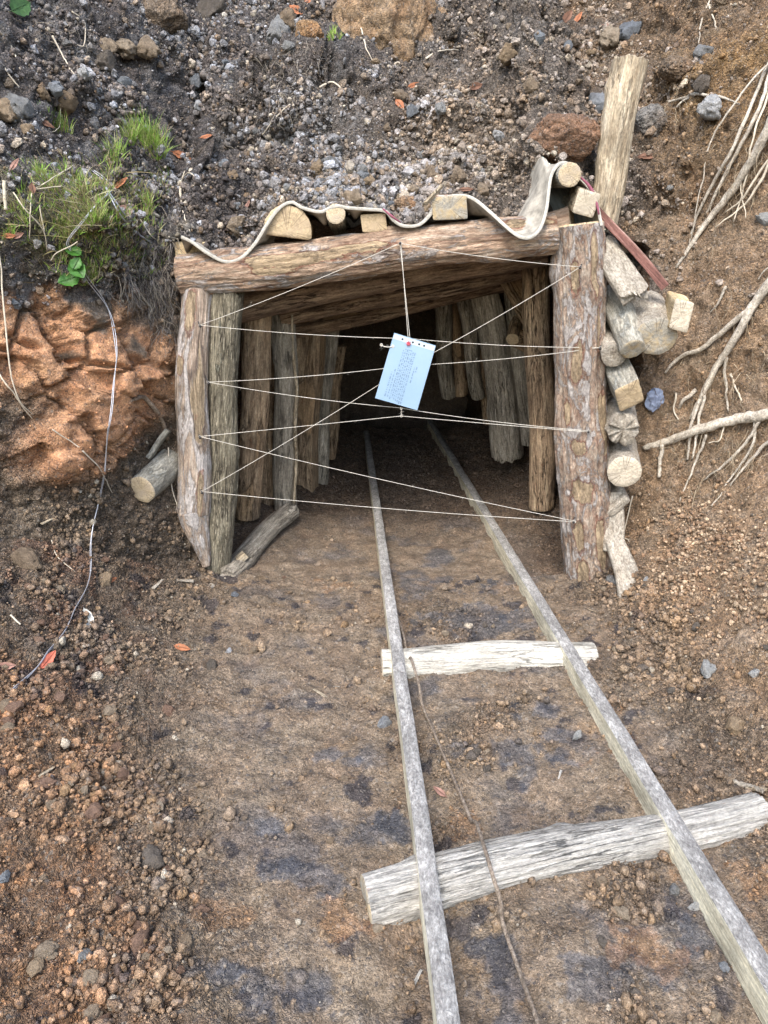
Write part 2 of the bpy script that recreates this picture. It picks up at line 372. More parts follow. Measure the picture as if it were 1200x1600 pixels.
for s in np.linspace(0, 1, NH + 1)[1:]:
    d = 2.9 * s ** 1.15; rows.append((yf + rf + d, zt + hill(xs, d), 2))
for d in np.linspace(3.1, 22, 24): rows.append((yf + rf + d, zt + hill(xs, np.full(nx, d)), 2))
ny = len(rows)
PX = np.stack([np.stack([xs, r[0], r[1]], 1) for r in rows])          # ny,nx,3
SEC = np.repeat(np.array([r[2] for r in rows])[:, None], nx, 1)
def gnorm(Pg):
    du = np.gradient(Pg, axis=1); dv = np.gradient(Pg, axis=0)
    n = np.cross(du, dv); n /= np.linalg.norm(n, axis=2, keepdims=True) + 1e-9
    return n
def bump_at(Pg, N, q, rad, amp, p=2):
    d = np.linalg.norm((Pg - np.asarray(q)) / np.asarray(rad), axis=2)
    return Pg + N * (amp * np.exp(-d ** p))[..., None]
N = gnorm(PX)
# large lumps and hollows
for q, rad, amp, p in [
    (P(140, 340, 2.95), (.42, .4, .26), .14, 5), (P(235, 400, 3.05), (.10, .3, .16), .08, 4),      # the sod cushion
    (P(60, 560, 2.8), (.35, .35, .22), .07, 2), (P(190, 620, 3.1), (.22, .3, .22), .06, 2), (P(120, 700, 2.9), (.2, .3, .14), .05, 3),
    (P(250, 700, 3.3), (.10, .3, .16), -.07, 2),
    (P(200, 330, 3.0), (.25, .3, .14), .16, 4), (P(1010, 330, 3.45), (.14, .3, .16), -.12, 2), (P(1085, 330, 3.4), (.10, .25, .06), -.07, 2),
    (P(1130, 120, 3.6), (.22, .4, .3), .10, 3), (P(1110, 250, 3.4), (.2, .3, .12), .04, 2), (P(1130, 480, 3.2), (.25, .3, .25), .05, 2),
    (P(480, 130, 4.2), (.32, .5, .15), .20, 3), (P(385, 170, 4.0), (.2, .4, .12), .12, 3), (P(430, 205, 3.85), (.28, .4, .07), -.08, 2), (P(290, 60, 4.4), (.35, .5, .15), .10, 2), (P(720, 60, 4.4), (.12, .4, .2), -.09, 2), (P(1040, 120, 3.95), (.25, .5, .10), .10, 3), (P(860, 230, 3.75), (.2, .3, .1), .07, 3), (P(300, 230, 3.8), (.14, .4, .2), -.07, 2), (P(90, 140, 3.6), (.3, .4, .06), .07, 3), (P(640, 180, 3.95), (.25, .4, .05), .06, 3),
    (G(545, 1460), (.14, .12, .2), .03, 3), (G(690, 1480), (.16, .12, .2), -.035, 2), (G(900, 1450), (.2, .15, .2), .025, 2),
    (G(320, 960), (.30, .07, .2), .035, 2), (G(480, 860), (.25, .1, .2), .02, 2)]:
    PX = bump_at(PX, N, q, rad, amp, p)
N = gnorm(PX)
flat = PX.reshape(-1, 3); Nf = N.reshape(-1, 3); secf = SEC.reshape(-1)
X, Y, Z = flat.T
# how rough the earth is: trodden in the middle, cloddy on the banks and slopes
trod = (1 - ss(-.25, .12, -X - eL(Y) + .06)) * (1 - ss(.85, 1.1, X)) * (secf == 0)
trod0 = trod.copy(); trod = trod * (1 - .65 * ss(.02, .28, fbm(flat, 2.6, 4, 37)) * ss(-.1, .25, X))
clay = np.zeros(len(X))
def blob(q, rad, p=2): return np.exp(-np.linalg.norm((flat - np.asarray(q)) / np.asarray(rad), axis=1) ** p)
claywall = np.clip(blob(P(60, 530, 2.8), (.40, .5, .20), 4) + blob(P(190, 600, 3.1), (.26, .4, .24), 4) + blob(P(110, 690, 2.95), (.20, .3, .14), 4), 0, 1)
rough = np.clip(1 - .78 * trod, 0, 1) * (1 - .85 * claywall) * (1 - .45 * ss(1.05, 1.3, X) * (secf < 2))
A = fbm(flat, 2.1, 3, 1); B = fbm(flat, 9, 4, 5); 
W1, c1 = worley(flat + .02 * np.stack([B, A, B], 1), 17, 3); W2, c2 = worley(flat, 46, 4)
disp = .05 * A * (.35 + .65 * rough) * (1 - .6 * claywall) + .030 * B * (.3 + .7 * rough) * (1 - .5 * claywall) + rough * (.050 * (.55 - W1) * (.3 + c1) + .022 * (.5 - W2) * (.3 + c2)) + rough * .016 * fbm(flat, 30, 3, 91) + .004 * (.5 - W2) * trod
# clay wall: blocky, cracked
cr, cc_ = worley(flat * np.array([1, 1, 1.5]) + .05 * A[:, None], 5.5, 9)
disp += claywall * .15 * facets(wq_ := flat * np.array([1, 1, 1.2]) + .06 * A[:, None], 3.8, 9, .62) + claywall * .03 * facets(wq_, 11, 10, .6) + claywall * .008 * fbm(flat, 40, 3, 92)
Wb, cb_ = worley(flat + .05 * np.stack([B, A, B], 1), 6.5, 23)
disp += (secf == 2) * .055 * fbm(flat, 4.5, 3, 24)
disp += (secf == 2) * (.085 * (cb_ - .35) * ss(.62, .30, Wb))
cr2, cc2 = worley(flat * np.array([1, 1, 1.3]) + .03 * B[:, None], 15, 19); disp += (.3 * rough * (secf > 0)) * (1 - .8 * claywall) * (.04 * (cc2 - .5) + .02 * (.5 - cr2))
wq = flat * np.array([1, 1, 1.25]) + .07 * A[:, None] + .02 * B[:, None]
disp -= claywall * .06 * ss(.07, .0, worley2(wq, 3.2, 61))
# tread marks across the trodden floor
disp += trod * .014 * fbm(flat, 7, 4, 34) + trod * .012 * (.5 - worley(flat + .03 * A[:, None], 9, 35)[0])
far = ss(2.2, 4, np.abs(X)) 
disp = disp * (1 - .5 * far)
edge = ((X > XL - .02) & (X < XR + .02)) * np.exp(-np.maximum(0, (Z - zT(X))) / .05) * (secf > 0)
disp *= 1 - .75 * edge
flat2 = flat + Nf * disp[:, None]
# two long cracks in the clay
def mhit(px, py):                            # the ground point a spot of the photograph shows
    d_ = ray(px, py); d_ = d_ / np.linalg.norm(d_); r_ = flat2 - CAM; t_ = r_ @ d_; dd_ = np.linalg.norm(r_ - t_[:, None] * d_, axis=1) / np.maximum(t_, .3)
    k_ = np.where(dd_ < dd_.min() + .004)[0]; return flat2[k_[np.argmin(t_[k_])]]
for pts_, wd_, dp_ in (([(36, 428), (62, 478), (84, 510), (112, 545), (142, 578)], .016, .14), ([(98, 545), (108, 570)], .010, .08), ([(140, 655), (160, 690), (176, 722)], .012, .09), ([(20, 520), (60, 540)], .010, .07), ([(190, 500), (215, 560), (222, 600)], .008, .05)):
    q_ = [mhit(*p_) for p_ in pts_]; dd = np.full(len(flat2), 9.0)
    for a_, b_ in zip(q_[:-1], q_[1:]):
        ab = b_ - a_; tt = np.clip(((flat2 - a_) @ ab) / (ab @ ab + 1e-9), 0, 1)
        dd = np.minimum(dd, np.linalg.norm(((flat2 - (a_ + tt[:, None] * ab)) + .012 * np.stack([B, 0 * B, A], 1)) * np.array([1, .3, 1]), axis=1))
    flat2 -= Nf * (dp_ * np.exp(-(dd / wd_) ** 2))[:, None]
# ---- earth colours by kind (real pigments, no light)
def lin(*c): return np.array([((v / 255 + .055) / 1.055) ** 2.4 if v > 10 else v / 3294.6 for v in c])
K = .70
brown, dkbrown, tan, clayc, clay2, humus, grey, blue, ochre, reddish = [lin(*c) * K for c in
    ((142, 127, 110), (116, 102, 90), (170, 153, 134), (204, 158, 122), (184, 136, 102), (106, 103, 105), (152, 153, 156), (90, 94, 102), (158, 130, 96), (146, 116, 98))]
def lay(col, m, c): return col * (1 - m[:, None]) + c * m[:, None]
n_lo = fbm(flat, 3.2, 4, 50); n_md = fbm(flat, 8, 4, 60); n_hi = fbm(flat, 26, 3, 70)
col = np.tile(brown, (len(X), 1))
col = lay(col, ss(-.1, .35, n_md) * .6, dkbrown)
lb = (secf == 0) * ss(-.1, .25, -X - eL(Y))
col = lay(col, lb * .45, dkbrown); col = lay(col, lb * ss(.05, .3, n_md) * .6, reddish); col = lay(col, lb * ss(.12, .4, -n_md) * .45, humus)
col = lay(col, ss(.2, .45, n_hi) * .2 * (secf == 0) * (1 - trod), reddish)
nearb = lb * (1 - ss(1.7, 2.3, Y + .3 * n_lo)); col = lay(col, nearb * .6, lin(158, 128, 101) * K); col = lay(col, nearb * ss(.05, .3, n_hi) * .5, lin(176, 134, 98) * K)
# blue-grey coal clay smeared over the trodden floor
sm = fbm(flat * np.array([1.0, 1.0, 1]) + .06 * A[:, None], 3.4, 6, 80, .6)
lane = trod * (.4 + .6 * np.exp(-((X - .22) / .55) ** 2))
col = lay(col, trod * .45, lin(138, 122, 104) * K)
col = lay(col, np.clip(lane * ss(.06, .34, sm), 0, 1) * .7, blue)
col = lay(col, trod * ss(.22, .4, fbm(flat, 6.5, 4, 85)) * .3, ochre); col = lay(col, trod * ss(-.1, .3, fbm(flat, 2.4, 4, 86)) * .6, lin(150, 135, 116) * K)
coal = (secf == 0) * ss(.30, .40, fbm(flat, 9, 4, 88)); col = lay(col, coal * .75, lin(52, 54, 64) * K)
def gb(px, py, rx, ry, nz=.5):
    q = G(px, py); d_ = np.sqrt(((X - q[0]) / rx) ** 2 + ((Y - q[1]) / ry) ** 2); return ss(.25, .65, 1.35 - 1.05 * d_ + 3.2 * nz * sm_n) * (secf == 0)
sm_n = fbm(flat + .03 * B[:, None], 10, 5, 210, .6)
for q in [(735, 880, .22, .30), (760, 975, .24, .16), (700, 860, .12, .1), (850, 1115, .08, .05), (800, 1185, .16, .08), (880, 1150, .08, .05), (590, 1290, .08, .05), (480, 1370, .10, .06), (420, 1290, .06, .04), (430, 1545, .12, .06), (790, 1520, .07, .09), (1085, 1470, .06, .05), (1170, 985, .10, .07), (1130, 1090, .09, .06), (520, 1180, .07, .05), (950, 1540, .1, .06), (345, 1530, .06, .04)]:
    m_ = gb(*q); col = lay(col, m_ * .62, lin(92, 96, 104) * K); rough = np.where(m_ > .2, rough * (1 - .3 * m_), rough)
for q in [(740, 905, .10, .08), (850, 1112, .03, .02), (600, 1285, .04, .03), (450, 1350, .05, .025), (430, 1560, .06, .03), (770, 1500, .04, .05), (1180, 985, .05, .03)]: col = lay(col, gb(*q, .9) * .6, lin(62, 65, 74) * K)
for q in [(540, 1440, .05, .04), (935, 1105, .05, .04), (520, 915, .07, .05), (1065, 1330, .07, .06), (1010, 1470, .07, .05), (965, 1190, .06, .05), (330, 1420, .08, .06), (1180, 1390, .06, .05), (700, 1270, .05, .05)]: col = lay(col, gb(*q, .9) * .35, lin(168, 126, 86) * K)
# right bank
rb = ss(1.0, 1.25, X); col = lay(col, rb * .85, lin(162, 137, 110) * K); col = lay(col, rb * ss(.0, .3, n_md) * .5, tan)
# hillside
up = (secf == 2) | ((secf == 1) & (Z > 1.35))
upf = up.astype(float)
col = lay(col, upf * .9, humus); col = lay(col, upf * ss(.05, .3, n_md) * .6, grey)
col = lay(col, upf * ss(-.9, .9, X + .8 * n_lo + .25) * .65, lin(134, 124, 113) * K)
tr = upf * blob(P(740, 200, 3.9), (.35, .7, .28)); col = lay(col, np.clip(tr * (.6 + n_md), 0, 1), tan)
tr = upf * ss(.95, 1.35, X + .5 * n_lo); col = lay(col, np.clip(tr, 0, 1) * .85, lin(158, 134, 108) * K)
col = lay(col, np.clip(blob(P(1150, 90, 3.6), (.35, .5, .40), 3) * (.8 + n_md), 0, 1), lin(172, 142, 104) * K)
col = lay(col, np.clip(upf * ss(.25, .4, n_hi) * .4, 0, 1), tan)
drk = blob(P(340, 300, 3.55), (.16, .35, .22), 3); col = lay(col, np.clip(drk, 0, 1) * .8, lin(70, 66, 68) * K)
cl = np.clip(claywall * 1.15, 0, 1) * (1 - ss(1.34, 1.46, Z + .30 * n_md + .42 * np.clip(X + 1.35, 0, .5)))
col = lay(col, cl, clayc); col = lay(col, cl * ss(-.05, .3, n_md) * .8, clay2); col = lay(col, cl * ss(.1, .4, -n_hi) * .5, lin(212, 166, 124) * K)
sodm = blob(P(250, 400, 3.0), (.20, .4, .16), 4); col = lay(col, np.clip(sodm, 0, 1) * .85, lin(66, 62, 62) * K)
sodtop = np.clip(blob(P(130, 340, 2.95), (.40, .5, .24), 4) * 1.1, 0, 1)
col = lay(col, sodtop * ss(-.05, .3, fbm(flat, 12, 4, 160)) * .6, lin(128, 128, 92) * K); col = lay(col, sodtop * ss(.0, .3, fbm(flat, 17, 3, 161)) * .6, lin(150, 142, 118) * K)
# ---- faces, leaving the opening free
keepv = ~((X > XL) & (X < XR) & (Z < zT(X) - .012) & (secf > 0))
gi = np.arange(ny * nx).reshape(ny, nx)
quads = np.stack([gi[:-1, :-1], gi[:-1, 1:], gi[1:, 1:], gi[1:, :-1]], 2).reshape(-1, 4)
quads = quads[keepv[quads].all(1)]
MS = mat_soil("soil")
ter_me = fastmesh("hillside_and_cutting_floor", flat2, quads, 4, col)
la = ter_me.attributes.new('loose', 'FLOAT', 'POINT'); la.data.foreach_set('value', rough.astype(np.float32))
terrain = link("ground", ter_me, MS); tag(terrain, None, None, kind='structure')

# ---- tunnel: floor, walls and roof of dug earth
ty = np.arange(3.325, 7.6, .014); tx = np.linspace(-1.35, 1.45, 190)
gx, gy = np.meshgrid(tx, ty)
def cxT(y): return np.interp(y, [3.3, 4.2, 5, 6, 7.6], [.05, .06, .12, .17, .2])
def hwT(y): return np.interp(y, [3.3, 4.2, 5, 6, 7.6], [1.06, .98, .80, .66, .6])
def tfloor(x, y):
    d = np.abs(x - cxT(y)) - hwT(y) * .52
    drop = -.9 * ss(6.5, 7.4, y)
    return floorz(x * np.interp(y, [3.3, 3.7], [1, .4]), np.full_like(y, 3.3)) * np.interp(y, [3.3, 3.8], [1, 0]) + .35 * .5 * (d + np.sqrt(d * d + .01)) * ss(3.4, 4.2, y) + drop
gz = tfloor(gx.ravel(), gy.ravel())
tp = np.stack([gx.ravel(), gy.ravel(), gz], 1)
a_, b2 = fbm(tp, 2.1, 3, 1), fbm(tp, 9, 4, 5); w1, c1_ = worley(tp + .02 * np.stack([b2, a_, b2], 1), 17, 3); w2, c2_ = worley(tp, 46, 4)
tt_ = (1 - ss(.6, .95, np.abs(tp[:, 0]))) * (1 - ss(3.6, 4.8, tp[:, 1])); tr_ = 1 - .78 * tt_
tp[:, 2] += .05 * a_ * (.35 + .65 * tr_) + .030 * b2 * (.3 + .7 * tr_) + tr_ * .6 * (.050 * (.55 - w1) * (.3 + c1_) + .022 * (.5 - w2) * (.3 + c2_) + .016 * fbm(tp, 30, 3, 91)) + .004 * (.5 - w2) * tt_
tp[:, 2] += tt_ * .014 * fbm(tp, 7, 4, 34) + tt_ * .012 * (.5 - worley(tp + .03 * a_[:, None], 9, 35)[0])
t_md = fbm(tp, 8, 4, 60); tcol = np.tile(brown, (len(tp), 1)); tcol = lay(tcol, ss(-.1, .35, t_md) * .6, dkbrown)
tcol = lay(tcol, tt_ * .45, lin(138, 122, 104) * K)
tsm = fbm(tp + .06 * a_[:, None], 3.4, 6, 80, .6); tcol = lay(tcol, np.clip(tt_ * (.4 + .6 * np.exp(-((tp[:, 0] - .22) / .55) ** 2)) * ss(.06, .34, tsm), 0, 1) * .7, blue)
tcol = lay(tcol, (1 - tt_) * .5, lin(122, 98, 80) * K); tcol = lay(tcol, np.exp(-((tp[:, 0] - .1) / .32) ** 2) * (1 - tt_) * .5, lin(104, 96, 90) * K)
g2 = np.arange(len(tp)).reshape(gx.shape)
q2 = np.stack([g2[:-1, :-1], g2[:-1, 1:], g2[1:, 1:], g2[1:, :-1]], 2).reshape(-1, 4)
def loose(me, val):
    q = me.attributes.new('loose', 'FLOAT', 'POINT'); q.data.foreach_set('value', np.full(len(me.vertices), val, np.float32)); return me
tf_me = fastmesh('tunnel_floor', tp, q2, 4, tcol); q_ = tf_me.attributes.new('loose', 'FLOAT', 'POINT'); q_.data.foreach_set('value', tr_.astype(np.float32))
tag(link("tunnel_floor", tf_me, MS), None, None, kind='structure')
yy = np.linspace(3.42, 7.6, 170); prof = np.linspace(0, 1, 150); VV = []
for y in yy:
    c, h, top = cxT(y), hwT(y) + .06, np.interp(y, [3.4, 4.5, 5.2, 6, 7.6], [1.60, 1.42, 1.30, 1.15, 1.0])
    top2 = top
    pts = []
    for s in prof:
        if s < .36: u = s / .36; pts.append((c - h - .02 * u, y, -.3 + (top2 - .02 + .3) * u))
        elif s < .64: u = (s - .36) / .28; pts.append((c - h + 2 * h * u, y, top2 + .06 * math.sin(math.pi * u)))
        else: u = (s - .64) / .36; pts.append((c + h + .02 * (1 - u), y, top2 - .02 - (top2 + .28) * u))
    VV.append(pts)
VV = np.array(VV); tn = gnorm(VV); vf = VV.reshape(-1, 3)
vf = vf + tn.reshape(-1, 3) * (.08 * fbm(vf, 3, 4, 7) + .02 * fbm(vf, 14, 3, 8))[:, None]
wc = np.tile(lin(118, 94, 74) * K, (len(vf), 1)); wc = lay(wc, ss(-.1, .4, fbm(vf, 6, 4, 62)) * .7, dkbrown)
g3 = np.arange(len(vf)).reshape(VV.shape[:2])
q3 = np.stack([g3[:-1, :-1], g3[1:, :-1], g3[1:, 1:], g3[:-1, 1:]], 2).reshape(-1, 4)
tm = loose(fastmesh("tunnel_earth", vf, q3, 4, wc), .8)
tag(link("tunnel_earth", tm, MS), None, None, kind='structure')
eb = MB(); eb.add([(-1.6, 7.55, -2), (1.9, 7.55, -2), (1.9, 7.55, 2), (-1.6, 7.55, 2)], [[0, 1, 2, 3]], tuple(dkbrown)); tag(link("tunnel_end_earth", eb.mesh("tunnel_end"), MS), None, None, kind='structure')

bpy.context.view_layer.update()
_dg = bpy.context.evaluated_depsgraph_get()
def hit(px, py, off=0.0):
    d = ray(px, py); dn = d / np.linalg.norm(d)
    ok, loc, nor, _ = terrain.ray_cast(Vector(CAM), Vector(dn))
    if not ok: loc = Vector(P(px, py, 3.4)); nor = Vector((0, -1, 0))
    if nor.dot(Vector(dn)) > 0: nor = -nor
    return np.array(loc) + np.array(nor) * off, np.array(nor)
# ------------------------------------------------------------------ timber
PINE = mat_bark("pine_bark", (.19, .115, .085), (.39, .285, .215), (.51, .43, .35), patch=(.50, .38, .25), patch_at=.73, lich=(.55, .51, .485), lich_at=.50, stretch=.40, sc=38, flake=.18, patch_sc=9, pst=.42, bumpd=.018)
PINE2 = mat_bark("pine_bark_peeled", (.26, .19, .15), (.44, .345, .27), (.56, .49, .42), patch=(.52, .40, .27), patch_at=.66, lich=(.62, .575, .55), lich_at=.485, stretch=.07, sc=48, patch_sc=7, pst=.2, bumpd=.015)
LINT = mat_bark("lintel_bark", (.22, .13, .09), (.46, .325, .23), (.57, .46, .36), patch=(.52, .39, .25), patch_at=.70, lich=(.55, .50, .47), lich_at=.525, stretch=.22, sc=36, patch_sc=6, flake=.2, pst=.30, bumpd=.018)
HAZEL = mat_bark("ridged_grey_bark", (.10, .085, .060), (.20, .175, .125), (.30, .27, .20), lich=(.36, .35, .27), lich_at=.62, stretch=.10, sc=52, streak=(.46, .41, .31), bumpd=.014, crack=(.06, .05, .04))
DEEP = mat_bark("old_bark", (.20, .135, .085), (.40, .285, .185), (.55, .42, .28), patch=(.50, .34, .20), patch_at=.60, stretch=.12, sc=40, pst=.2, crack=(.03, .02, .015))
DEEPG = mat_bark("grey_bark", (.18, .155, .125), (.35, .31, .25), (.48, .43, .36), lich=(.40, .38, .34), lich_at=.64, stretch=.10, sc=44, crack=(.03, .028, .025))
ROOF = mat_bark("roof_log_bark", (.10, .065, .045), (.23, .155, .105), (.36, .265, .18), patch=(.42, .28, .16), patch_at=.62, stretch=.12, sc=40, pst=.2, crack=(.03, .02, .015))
BARE = mat_bark("bare_weathered_wood", (.40, .38, .35), (.51, .485, .44), (.60, .575, .525), patch=(.56, .49, .38), patch_at=.80, stretch=.05, sc=55, bumpd=.014, patch_sc=5, crack=(.17, .16, .15))
CREAM = mat_bark("pale_stripped_wood", (.30, .23, .15), (.50, .41, .29), (.62, .54, .41), patch=(.50, .38, .24), patch_at=.70, stretch=.14, sc=40, bumpd=.014, crack=(.26, .20, .14))
MUDDY = mat_bark("mud_caked_wood", (.30, .255, .20), (.48, .425, .35), (.60, .55, .47), stretch=.6, sc=40, bumpd=.02)
LAGB = mat_bark("lagging_bark", (.20, .18, .15), (.35, .33, .275), (.46, .44, .385), lich=(.44, .44, .40), lich_at=.57, stretch=.25, sc=45)
SAWN = mat_bark("sawn_wood", (.36, .25, .13), (.50, .38, .22), (.58, .47, .30), stretch=.05, sc=24, bumpd=.004)
SAWNG = mat_bark("sawn_wood_weathered", (.26, .17, .12), (.40, .30, .23), (.50, .42, .35), stretch=.05, sc=24, bumpd=.006)
RED = mat_bark("red_stained_wood", (.10, .05, .042), (.19, .09, .075), (.30, .20, .17), stretch=.05, sc=28, bumpd=.006)
BAREW = mat_bark("white_smooth_sleeper", (.46, .43, .37), (.58, .55, .48), (.66, .635, .57), patch=(.46, .38, .28), patch_at=.66, stretch=.07, sc=45, bumpd=.010, patch_sc=6, crack=(.16, .145, .12))
END = mat_end("cut_end_fresh", (.56, .47, .33), (.42, .32, .20), dirt=(.36, .30, .23))
ENDO = mat_end("cut_end_ochre", (.54, .43, .28), (.44, .33, .20), dirt=(.40, .31, .21), ring=45)
ENDG = mat_end("cut_end_grey", (.40, .37, .31), (.26, .25, .22), dirt=(.42, .32, .18), ring=55)
ENDP = mat_end("cut_end_pale", (.58, .52, .42), (.50, .42, .31), dirt=(.40, .35, .28), ring=60)

def log(name, label, cat, a, b, ra, rb, mat, shape='round', seed=0, amp=.06, bend=0.0, cut='', endmat=None, group=None, flat=None,
        k=48, knots=2, ragged=(0, 0), roll=0.0, seg=.018, aspect=1.0, notag=False, ridge=0.0, bare=()):
    """a length of timber from a to b as ONE mesh (bark or worked face) with its visible sawn ends as children"""
    a, b = np.asarray(a, float), np.asarray(b, float); L = np.linalg.norm(b - a); x, y, z = frame(b - a)
    n = max(6, int(L / seg)); th = np.linspace(0, 2 * math.pi, k, endpoint=False); tt = np.linspace(0, 1, n)
    if shape == 'round': base = np.ones(k)
    elif shape == 'half':
        c = np.cos(th); base = np.where(c < 0, np.minimum(1, .28 / np.maximum(-c, 1e-3)), 1)
    elif shape == 'square':
        base = 1 / np.maximum(np.abs(np.cos(th)), np.abs(np.sin(th))); base = np.minimum(base, 1.36)
    elif shape == 'slab':
        base = 1 / np.maximum(np.abs(np.cos(th)) / 1.0, np.abs(np.sin(th)) / .32); base = np.minimum(base, 1.0)
    TT, HH = np.meshgrid(tt, th, indexing='ij')
    Rm = (ra + (rb - ra) * TT) * base[None, :]
    # rounded, hand-cut outline: slow undulation, knots, fine ridges
    q = np.stack([np.cos(HH) * 1.3, np.sin(HH) * 1.3, TT * L * 3.2], 2).reshape(-1, 3) + seed * 7.3
    r0 = max(ra, rb)
    und = fbm(q, 1.0, 4, seed).reshape(TT.shape)
    fine = fbm(q * np.array([4.0, 4.0, 1.0]), 1.6, 3, seed + 3).reshape(TT.shape)
    sq = 1.0 if shape in ('round', 'half') else .45
    Rm = Rm * (1 + amp * 1.6 * und * sq) + r0 * (.05 + ridge) * fine * sq
    for j in range(knots if shape in ('round', 'half') else 0):
        t0, h0 = random.Random(seed * 31 + j).uniform(.1, .9), random.Random(seed * 17 + j).uniform(0, 6.28)
        dh = (HH - h0 + math.pi) % (2 * math.pi) - math.pi
        Rm += r0 * .14 * np.exp(-((TT - t0) * L / (r0 * .45)) ** 2 - (dh / .42) ** 2)
    cx = bend * L * np.sin(math.pi * tt) + .010 * np.sin(tt * 7 + seed) * min(1, L); cy = .6 * bend * L * np.sin(math.pi * tt * 1.3 + seed) * 0 + .008 * np.cos(tt * 6 + seed * 2) * min(1, L)
    zz = TT * L
    rg0 = ragged[0] * fbm(np.stack([np.cos(th) * 2.5, np.sin(th) * 2.5, th * 0 + seed], 1), 1.2, 3, seed + 9)
    rg1 = ragged[1] * fbm(np.stack([np.cos(th) * 2.5, np.sin(th) * 2.5, th * 0 + seed + 5], 1), 1.2, 3, seed + 9)
    zz = zz + (rg0[None, :] * 2 * (1 - TT) ** 6) + (rg1[None, :] * 2 * TT ** 6)
    hr = HH + roll
    V = np.stack([Rm * np.cos(hr) * aspect + cx[:, None], Rm * np.sin(hr) + cy[:, None], zz], 2).reshape(-1, 3)
    Fc = [[i * k + j, i * k + (j + 1) % k, (i + 1) * k + (j + 1) % k, (i + 1) * k + j] for i in range(n - 1) for j in range(k)]
    def cap(i):
        ring = V[i * k:(i + 1) * k]; ctr = ring.mean(0); vs = [ring]
        for s in (.93, .7, .45, .2):
            rr = ctr + (ring - ctr) * s; rr = rr.copy(); rr[:, 2] = ring[:, 2] * s + ctr[2] * (1 - s) + (.05 * r0 if i else -.05 * r0) * (1 if s < .95 else 0) * 1 + .03 * r0 * fbm(rr * 30 + seed, 1.0, 2, seed)
            vs.append(rr)
        vs.append(ctr[None]); W = np.concatenate(vs); fc = []
        for m in range(4):
            for j in range(k): fc.append([m * k + j, m * k + (j + 1) % k, (m + 1) * k + (j + 1) % k, (m + 1) * k + j])
        for j in range(k): fc.append([4 * k + j, 4 * k + (j + 1) % k, 5 * k])
        if i == 0: fc = [f[::-1] for f in fc]
        return W, fc
    mb = MB(); mb.add(V, Fc)
    for i, e in ((0, 'A'), (n - 1, 'B')):
        if e not in cut: W, fc = cap(i); mb.add(W, fc)
    M = Matrix(((x[0], y[0], z[0], a[0]), (x[1], y[1], z[1], a[1]), (x[2], y[2], z[2], a[2]), (0, 0, 0, 1)))
    me_ = mb.mesh(name)
    if bare:
        cd = CAM - (a + b) / 2; h0 = math.atan2(cd @ y, cd @ x); bv = np.zeros(TT.shape)
        for pxa, pya, wpx, hpx in bare:                   # patches where the bark has come off
            q = np.array([np.cross(P(pxa, pya, a[1]) - a, z), 0 * z])[0]; pp = P(pxa, pya, (a[1] + b[1]) / 2) - a; t0 = (pp @ z) / L; sidev = np.cross(z, cd / np.linalg.norm(cd)); u_ = np.clip((pp @ sidev) / (ra + (rb - ra) * t0), -1.05, 1.05)
            ang = h0 + math.asin(np.clip(u_, -1, 1)); dh = (HH - ang + math.pi) % (2 * math.pi) - math.pi
            lo, wi = (hpx, wpx) if abs(z[2]) > .7 else (wpx, hpx); sc_ = depth(a) / F
            e_ = ((TT - t0) * L / (lo * .5 * sc_)) ** 2; bv = np.maximum(bv, np.exp(-.693 * (np.abs(e_) ** 1.3 + (np.abs(dh) * r0 / (wi * .5 * sc_)) ** 2.6)))
        at = me_.attributes.new('bare', 'FLOAT', 'POINT'); full = np.zeros(len(me_.vertices), np.float32); full[:bv.size] = bv.ravel(); at.data.foreach_set('value', full)
    o = link(name, me_, mat); o.matrix_world = M
    if not notag: tag(o, label, cat, group)
    for i, e in ((0, 'A'), (n - 1, 'B')):
        if e in cut:
            W, fc = cap(i); m2 = MB(); m2.add(W, fc); link("cut_end", m2.mesh("cut_end", True), endmat or END, o)
    return o
def rpx(wpx, p): return .5 * wpx * depth(p) / F
def plog(name, label, cat, A, B, mat, **kw):
    """A, B = (px, py, Y, width in px)"""
    a, b = P(*A[:3]), P(*B[:3]); return log(name, label, cat, a, b, rpx(A[3], a), rpx(B[3], b), mat, **kw)

# front set of the portal
plog("portal_post", "thick right front post with flaking purplish pine bark and ochre bare patches", "post", (900, 352, 3.33, 78), (919, 925, 3.33, 77), PINE, seed=1, amp=.065, knots=7, ridge=.06, cut='A', endmat=ENDO, k=128, seg=.008, bare=[(902, 562, 17, 56), (888, 640, 15, 40), (946, 660, 18, 110), (903, 826, 16, 60), (908, 880, 18, 46), (938, 840, 18, 110), (895, 430, 16, 44), (925, 410, 12, 90), (934, 510, 9, 80), (908, 690, 26, 24), (911, 755, 34, 40)])
plog("portal_post", "outer left pine post, mostly peeled, broken to a point at its foot", "post", (306, 450, 3.33, 47), (300, 800, 3.30, 52), PINE2, seed=2, amp=.05, knots=3, k=96, seg=.010, bare=[(297, 480, 20, 60), (285, 570, 16, 30), (310, 770, 12, 80)])
foot = plog("broken_foot", None, None, (301, 798, 3.30, 50), (322, 884, 3.27, 12), PINE2, seed=2, amp=.12, knots=0, notag=True)
_pp = [o for o in C.objects if o.name.startswith("portal_post")][-1]
bpy.context.view_layer.update(); mw = foot.matrix_world.copy(); foot.parent = _pp; foot.matrix_parent_inverse = _pp.matrix_world.inverted(); foot.matrix_world = mw
plog("portal_post", "round post with finely ridged grey-green bark beside the outer left post", "post", (356, 455, 3.37, 50), (339, 898, 3.36, 42), HAZEL, seed=3, amp=.05, knots=2, ragged=(.03, 0), ridge=.05, k=64)
